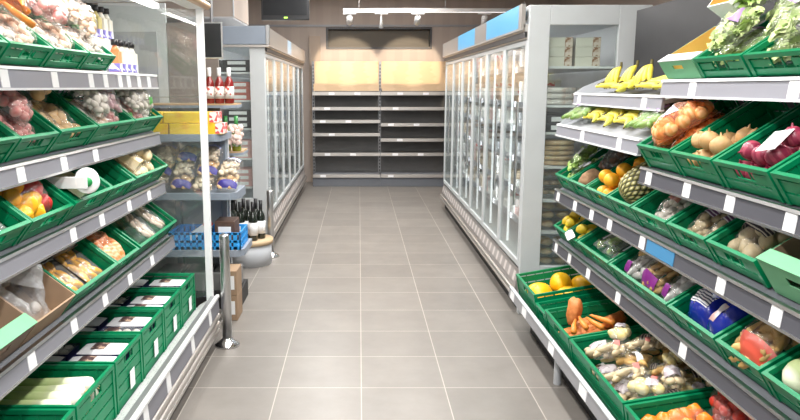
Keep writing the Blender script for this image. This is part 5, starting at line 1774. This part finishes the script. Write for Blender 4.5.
ROSEG = mat('rose_wine_glass', (0.22, 0.015, 0.012), 0.08, coat=0.6)
DARKG = mat('dark_bottle_glass', (0.012, 0.018, 0.012), 0.08, coat=0.6)
OILG = mat('oil_glass', (0.30, 0.32, 0.03), 0.1, coat=0.6)
WL = mat('wine_label', (0.86, 0.82, 0.78), 0.6, color2=(0.55, 0.08, 0.06), kind='cells', vscale=55, ramp=(0.86, 0.9))
wine('rose', ROSEG, PAPER, WL, 0.30, 0.040)
wine('oil', OILG, mat('green_cap', (0.03, 0.22, 0.05), 0.4), PRINTG, 0.27, 0.036, 'oil_bottle')
wine('red', DARKG, mat('gold_capsule', (0.75, 0.68, 0.45), 0.4), PAPER, 0.30, 0.036)
wine('redb', DARKG, BLACK, PAPER, 0.31, 0.036)
for i, x in enumerate((-1.145, -1.07, -0.995)):
    BAGS['rose'].put(T(x, QY + 0.07, QS[0]) @ Matrix.Scale(0.9, 4), 'rose wine bottle with white capsule and label, ' + ('leftmost', 'middle', 'rightmost')[i] + ' of three on the wooden board', 'wine bottle', 'rose wine bottles')
for i, x in enumerate((-1.30, -1.21, -1.12, -1.03, -0.95)):
    BAGS['oil'].put(T(x, QY + 0.07, QS[1]), 'green oil bottle with green and white label, ' + ('first', 'second', 'third', 'fourth', 'fifth')[i] + ' from left on its wooden board', 'oil bottle', 'oil bottles')
for i, x in enumerate((-1.23, -1.15, -1.07, -0.99)):
    BAGS['red'].put(T(x, QY + 0.07, QS[2]), 'dark wine bottle with cream capsule below the oil bottles, ' + ('first', 'second', 'third', 'fourth')[i] + ' from left', 'wine bottle', 'dark wine bottles')
for i, x in enumerate((-1.16, -1.08, -1.0)):
    BAGS['redb'].put(T(x, QY + 0.08, QS[3]), 'black capped dark wine bottle on lowest wine board, ' + ('left', 'middle', 'right')[i] + ' one', 'wine bottle', 'lowest wine bottles')
make_bag('pinkbag', 'snack_bag', 0.17, 0.12, 0.07, 'mushroom', mat('pinkish_crisps', (0.82, 0.62, 0.55), 0.5, var=0.1), 12, label_m=None, seed=131)
BAGS['pinkbag'].put(T(-0.94, QY - 0.005, QS[1] + 0.13) @ RZ(90) @ RY(-75), 'pale pink bag hanging at the end of the wine shelving', 'snack bag')

# round plinth with bottles
PX, PYY = -0.98, 6.18
t = thing('round_plinth', 'round grey plinth with beige rim by the left freezer end', 'plinth', (PX, PYY, 0))
MB().lathe([(0.20, 0), (0.20, 0.19), (0, 0.19)], 36, T(PX, PYY, 0)).build('drum', LGREY, t)
MB().lathe([(0, 0.19), (0.215, 0.19), (0.215, 0.225), (0, 0.225)], 36, T(PX, PYY, 0)).build('rim', mat('beige_rim', (0.55, 0.40, 0.24), 0.5), t)
for i in range(7):
    a = i * 2 * PI / 6
    rr = 0 if i == 6 else 0.11
    BAGS['redb'].put(T(PX + rr * math.cos(a), PYY + rr * math.sin(a), 0.226), 'dark wine bottle standing on the round grey plinth', 'wine bottle', 'bottles on plinth', 1.1)
# bucket of wrapped roses-like bags above the plinth is read as pink packs in the freezer window

# bollards
for (x, y, h, lb_) in ((-0.80, 4.12, 0.69, 'stainless steel bollard beside the left cabinet glass end'), (-0.815, 6.42, 0.62, 'stainless steel bollard at the corner of the left freezer')):
    t = thing('bollard', lb_, 'bollard', (x, y, 0))
    MB().lathe([(0.030, 0.02), (0.030, h - 0.01), (0.026, h), (0, h)], 22, T(x, y, 0)).build('post', STEEL, t)
    MB().lathe([(0.075, 0), (0.075, 0.012), (0.05, 0.03), (0.032, 0.045), (0.030, 0.05)], 26, T(x, y, 0)).build('base_flange', CHROME, t)

# small hanging screen
t = thing('display_screen', 'small dark screen with silver frame beside the left cabinet post', 'screen', (-1.05, 5.2, 1.88))
MB().box(-1.115, -0.975, 5.2, 5.22, 1.75, 2.005).build('frame', STEEL, t, 0.003)
MB().box(-1.107, -0.983, 5.194, 5.2, 1.76, 1.995).build('screen', mat('screen_black', (0.02, 0.021, 0.023), 0.15), t)
MB().tube([(-1.05, 5.215, 2.0), (-1.05, 5.215, CEIL)], 0.012, 8).build('hanger', STEEL_D, t)

# ================================================================== FREEZER GOODS
FCOL = [mat('pack_white', (0.78, 0.77, 0.75), 0.5), mat('pack_beige', (0.60, 0.48, 0.34), 0.5), mat('pack_grey', (0.42, 0.43, 0.46), 0.5), mat('pack_brown', (0.32, 0.20, 0.12), 0.5),
        mat('pack_red', (0.55, 0.16, 0.12), 0.5), mat('pack_pink', (0.70, 0.42, 0.40), 0.5), mat('pack_black', (0.04, 0.04, 0.045), 0.4), mat('pack_blue', (0.20, 0.30, 0.45), 0.5)]
for i, m in enumerate(FCOL):
    carton('fp%d' % i, 0.26, 0.20, 0.055, m, None, 'frozen_pack', PAPER if i not in (0,) else PRINTR)
ordn = ['nearest', 'second', 'third', 'fourth', 'fifth', 'farthest']
shn = ['lowest', 'second', 'third', 'fourth', 'fifth', 'top']
r_ = random.Random(5)
# right freezer, seen through the doors
dw = (9.15 - 4.75) / 6
for d in range(6):
    for s_, z in enumerate(FSH):
        hmax = ((FSH[s_ + 1] if s_ < 5 else 1.95) - z - 0.05)
        cols = 3
        for k in range(cols):
            nst = max(1, min(int(hmax / 0.058), r_.choice((1, 2, 2, 3))))
            if d == 0 and k == 0: continue
            ci = r_.choice((0, 0, 1, 2, 3, 0, 5))
            for q in range(nst):
                yy = 4.75 + d * dw + 0.12 + k * 0.235 + (0.04 if d == 0 else 0)
                if d > 3 and k == 2: continue
                BAGS['fp%d' % ci].put(T(1.10 + 0.25, yy, z + 0.056 * q) @ RZ(-90 + 90), ('frozen pack behind the %s door of right freezer, %s shelf' % (ordn[d], shn[s_])), 'frozen food', 'packs door %s shelf %s' % (ordn[d], shn[s_]))
# goods behind the right freezer end window
carton('sleeve', 0.16, 0.20, 0.062, mat('sleeve_cream', (0.72, 0.70, 0.60), 0.5), mat('sleeve_brown', (0.30, 0.15, 0.07), 0.5, color2=(0.7, 0.6, 0.5), kind='cells', vscale=60), 'ready_meal')
for k in range(2):
    for q in range(3):
        BAGS['sleeve'].put(T(1.34 + 0.185 * k, 4.92, FSH[5] + 0.063 * q) @ RZ(-4), ('left', 'right')[k] + ' stack of cream ready meal sleeves in freezer end window, ' + ('bottom', 'middle', 'top')[q] + ' one', 'ready meal', 'ready meal sleeves')
DISC = {}


def disc_stack(key, r, h, m, name):
    root = bpy.data.objects.new(name, None)
    COL.objects.link(root)
    MB().lathe([(0, 0), (r * 0.95, 0), (r, h * 0.3), (r, h * 0.7), (r * 0.95, h), (0, h)], 26).build('food', m, root, local=False)
    MB().lathe([(0, -0.001), (r * 1.02, -0.001), (r * 1.03, h * 0.5), (r * 1.02, h + 0.001), (0, h + 0.002)], 26).build('film', FILM_TRAY, root, local=False)
    BAGS[key] = Proto(root)


disc_stack('wrap', 0.12, 0.030, BREAD, 'flatbread_pack')
disc_stack('platter', 0.125, 0.035, mat('platter_white', (0.78, 0.72, 0.66), 0.5, color2=(0.62, 0.40, 0.3), vscale=16, ramp=(0.5, 0.7)), 'food_platter')
for q in range(3):
    BAGS['platter'].put(T(1.36, 4.94, FSH[4] + 0.003 + 0.039 * q), ('bottom', 'middle', 'top')[q] + ' round pale platter of the stack in freezer end window', 'food', 'platters')
    BAGS['platter'].put(T(1.62, 4.96, FSH[4] + 0.003 + 0.039 * q), ('bottom', 'middle', 'top')[q] + ' round platter of the right hand stack behind the bananas', 'food', 'platters behind bananas')
for q in range(2):
    BAGS['fp6'].put(T(1.38, 4.92, FSH[3] + 0.057 * q), ('lower', 'upper')[q] + ' black pack stacked in the freezer end window', 'food', 'black packs')
for q in range(5):
    BAGS['wrap'].put(T(1.37, 4.93, FSH[2] + 0.003 + 0.034 * q), 'round flatbread pack stacked in the freezer end window', 'bread', 'flatbreads')
tray_pack('cook', 'biscuit_tray', 0.24, 0.18, 0.05, FILM_TRAY, 'bread_roll', mat('biscuit', (0.72, 0.50, 0.32), 0.6, var=0.2, vscale=40), 12, seed=141, scale=0.6)
tray_pack('loaf', 'bread_tray', 0.24, 0.18, 0.05, FILM_TRAY, 'bread_roll', BREAD, 6, seed=142)
for q in range(3):
    BAGS['cook'].put(T(1.37, 4.91, FSH[1] + 0.002 + 0.064 * q), 'clear tray of pale biscuits stacked in the freezer end window', 'biscuits', 'biscuit trays')
    BAGS['loaf'].put(T(1.37, 4.91, FSH[0] + 0.002 + 0.066 * q), 'clear tray of bread rolls stacked in the freezer end window', 'bread', 'bread roll trays')
    BAGS['loaf'].put(T(1.37, 4.91, 0.312 + 0.066 * q), 'clear tray of brown bread on the freezer floor behind end window', 'bread', 'bread on freezer floor')
# left freezer goods: end window and doors
LFX = -0.86
for s_, z in enumerate(LFSH):
    for k in range(2):
        ci = ((5, 4), (5, 5), (6, 5), (4, 3), (6, 6), (6, 7))[s_][k]
        n = 3 if s_ < 4 else 2
        for q in range(n):
            BAGS['fp%d' % ci].put(T(LFX - 0.27 - 0.28 * k, 6.78, z + 0.056 * q), 'packed food in the left freezer end window, %s shelf, %s stack' % (shn[s_], ('right', 'left')[k]), 'food', 'left window shelf %s stack %d' % (shn[s_], k))
dwl = (11.0 - 6.62) / 6
for d in range(6):
    for s_, z in enumerate(LFSH):
        ci = r_.choice((0, 2, 2, 6, 7))
        for k in range(2):
            if d == 0 and k == 0: continue
            BAGS['fp%d' % ci].put(T(LFX - 0.25, 6.62 + d * dwl + 0.2 + k * 0.3, z), 'frozen pack behind the %s door of left freezer, %s shelf' % (ordn[d], shn[s_]), 'frozen food', 'left packs door %s shelf %s' % (ordn[d], shn[s_]))

# drop models that were never placed
for p in Proto.every:
    if not p.used:
        for o in p.kids.get(p.root, []): bpy.data.objects.remove(o)
        bpy.data.objects.remove(p.root)
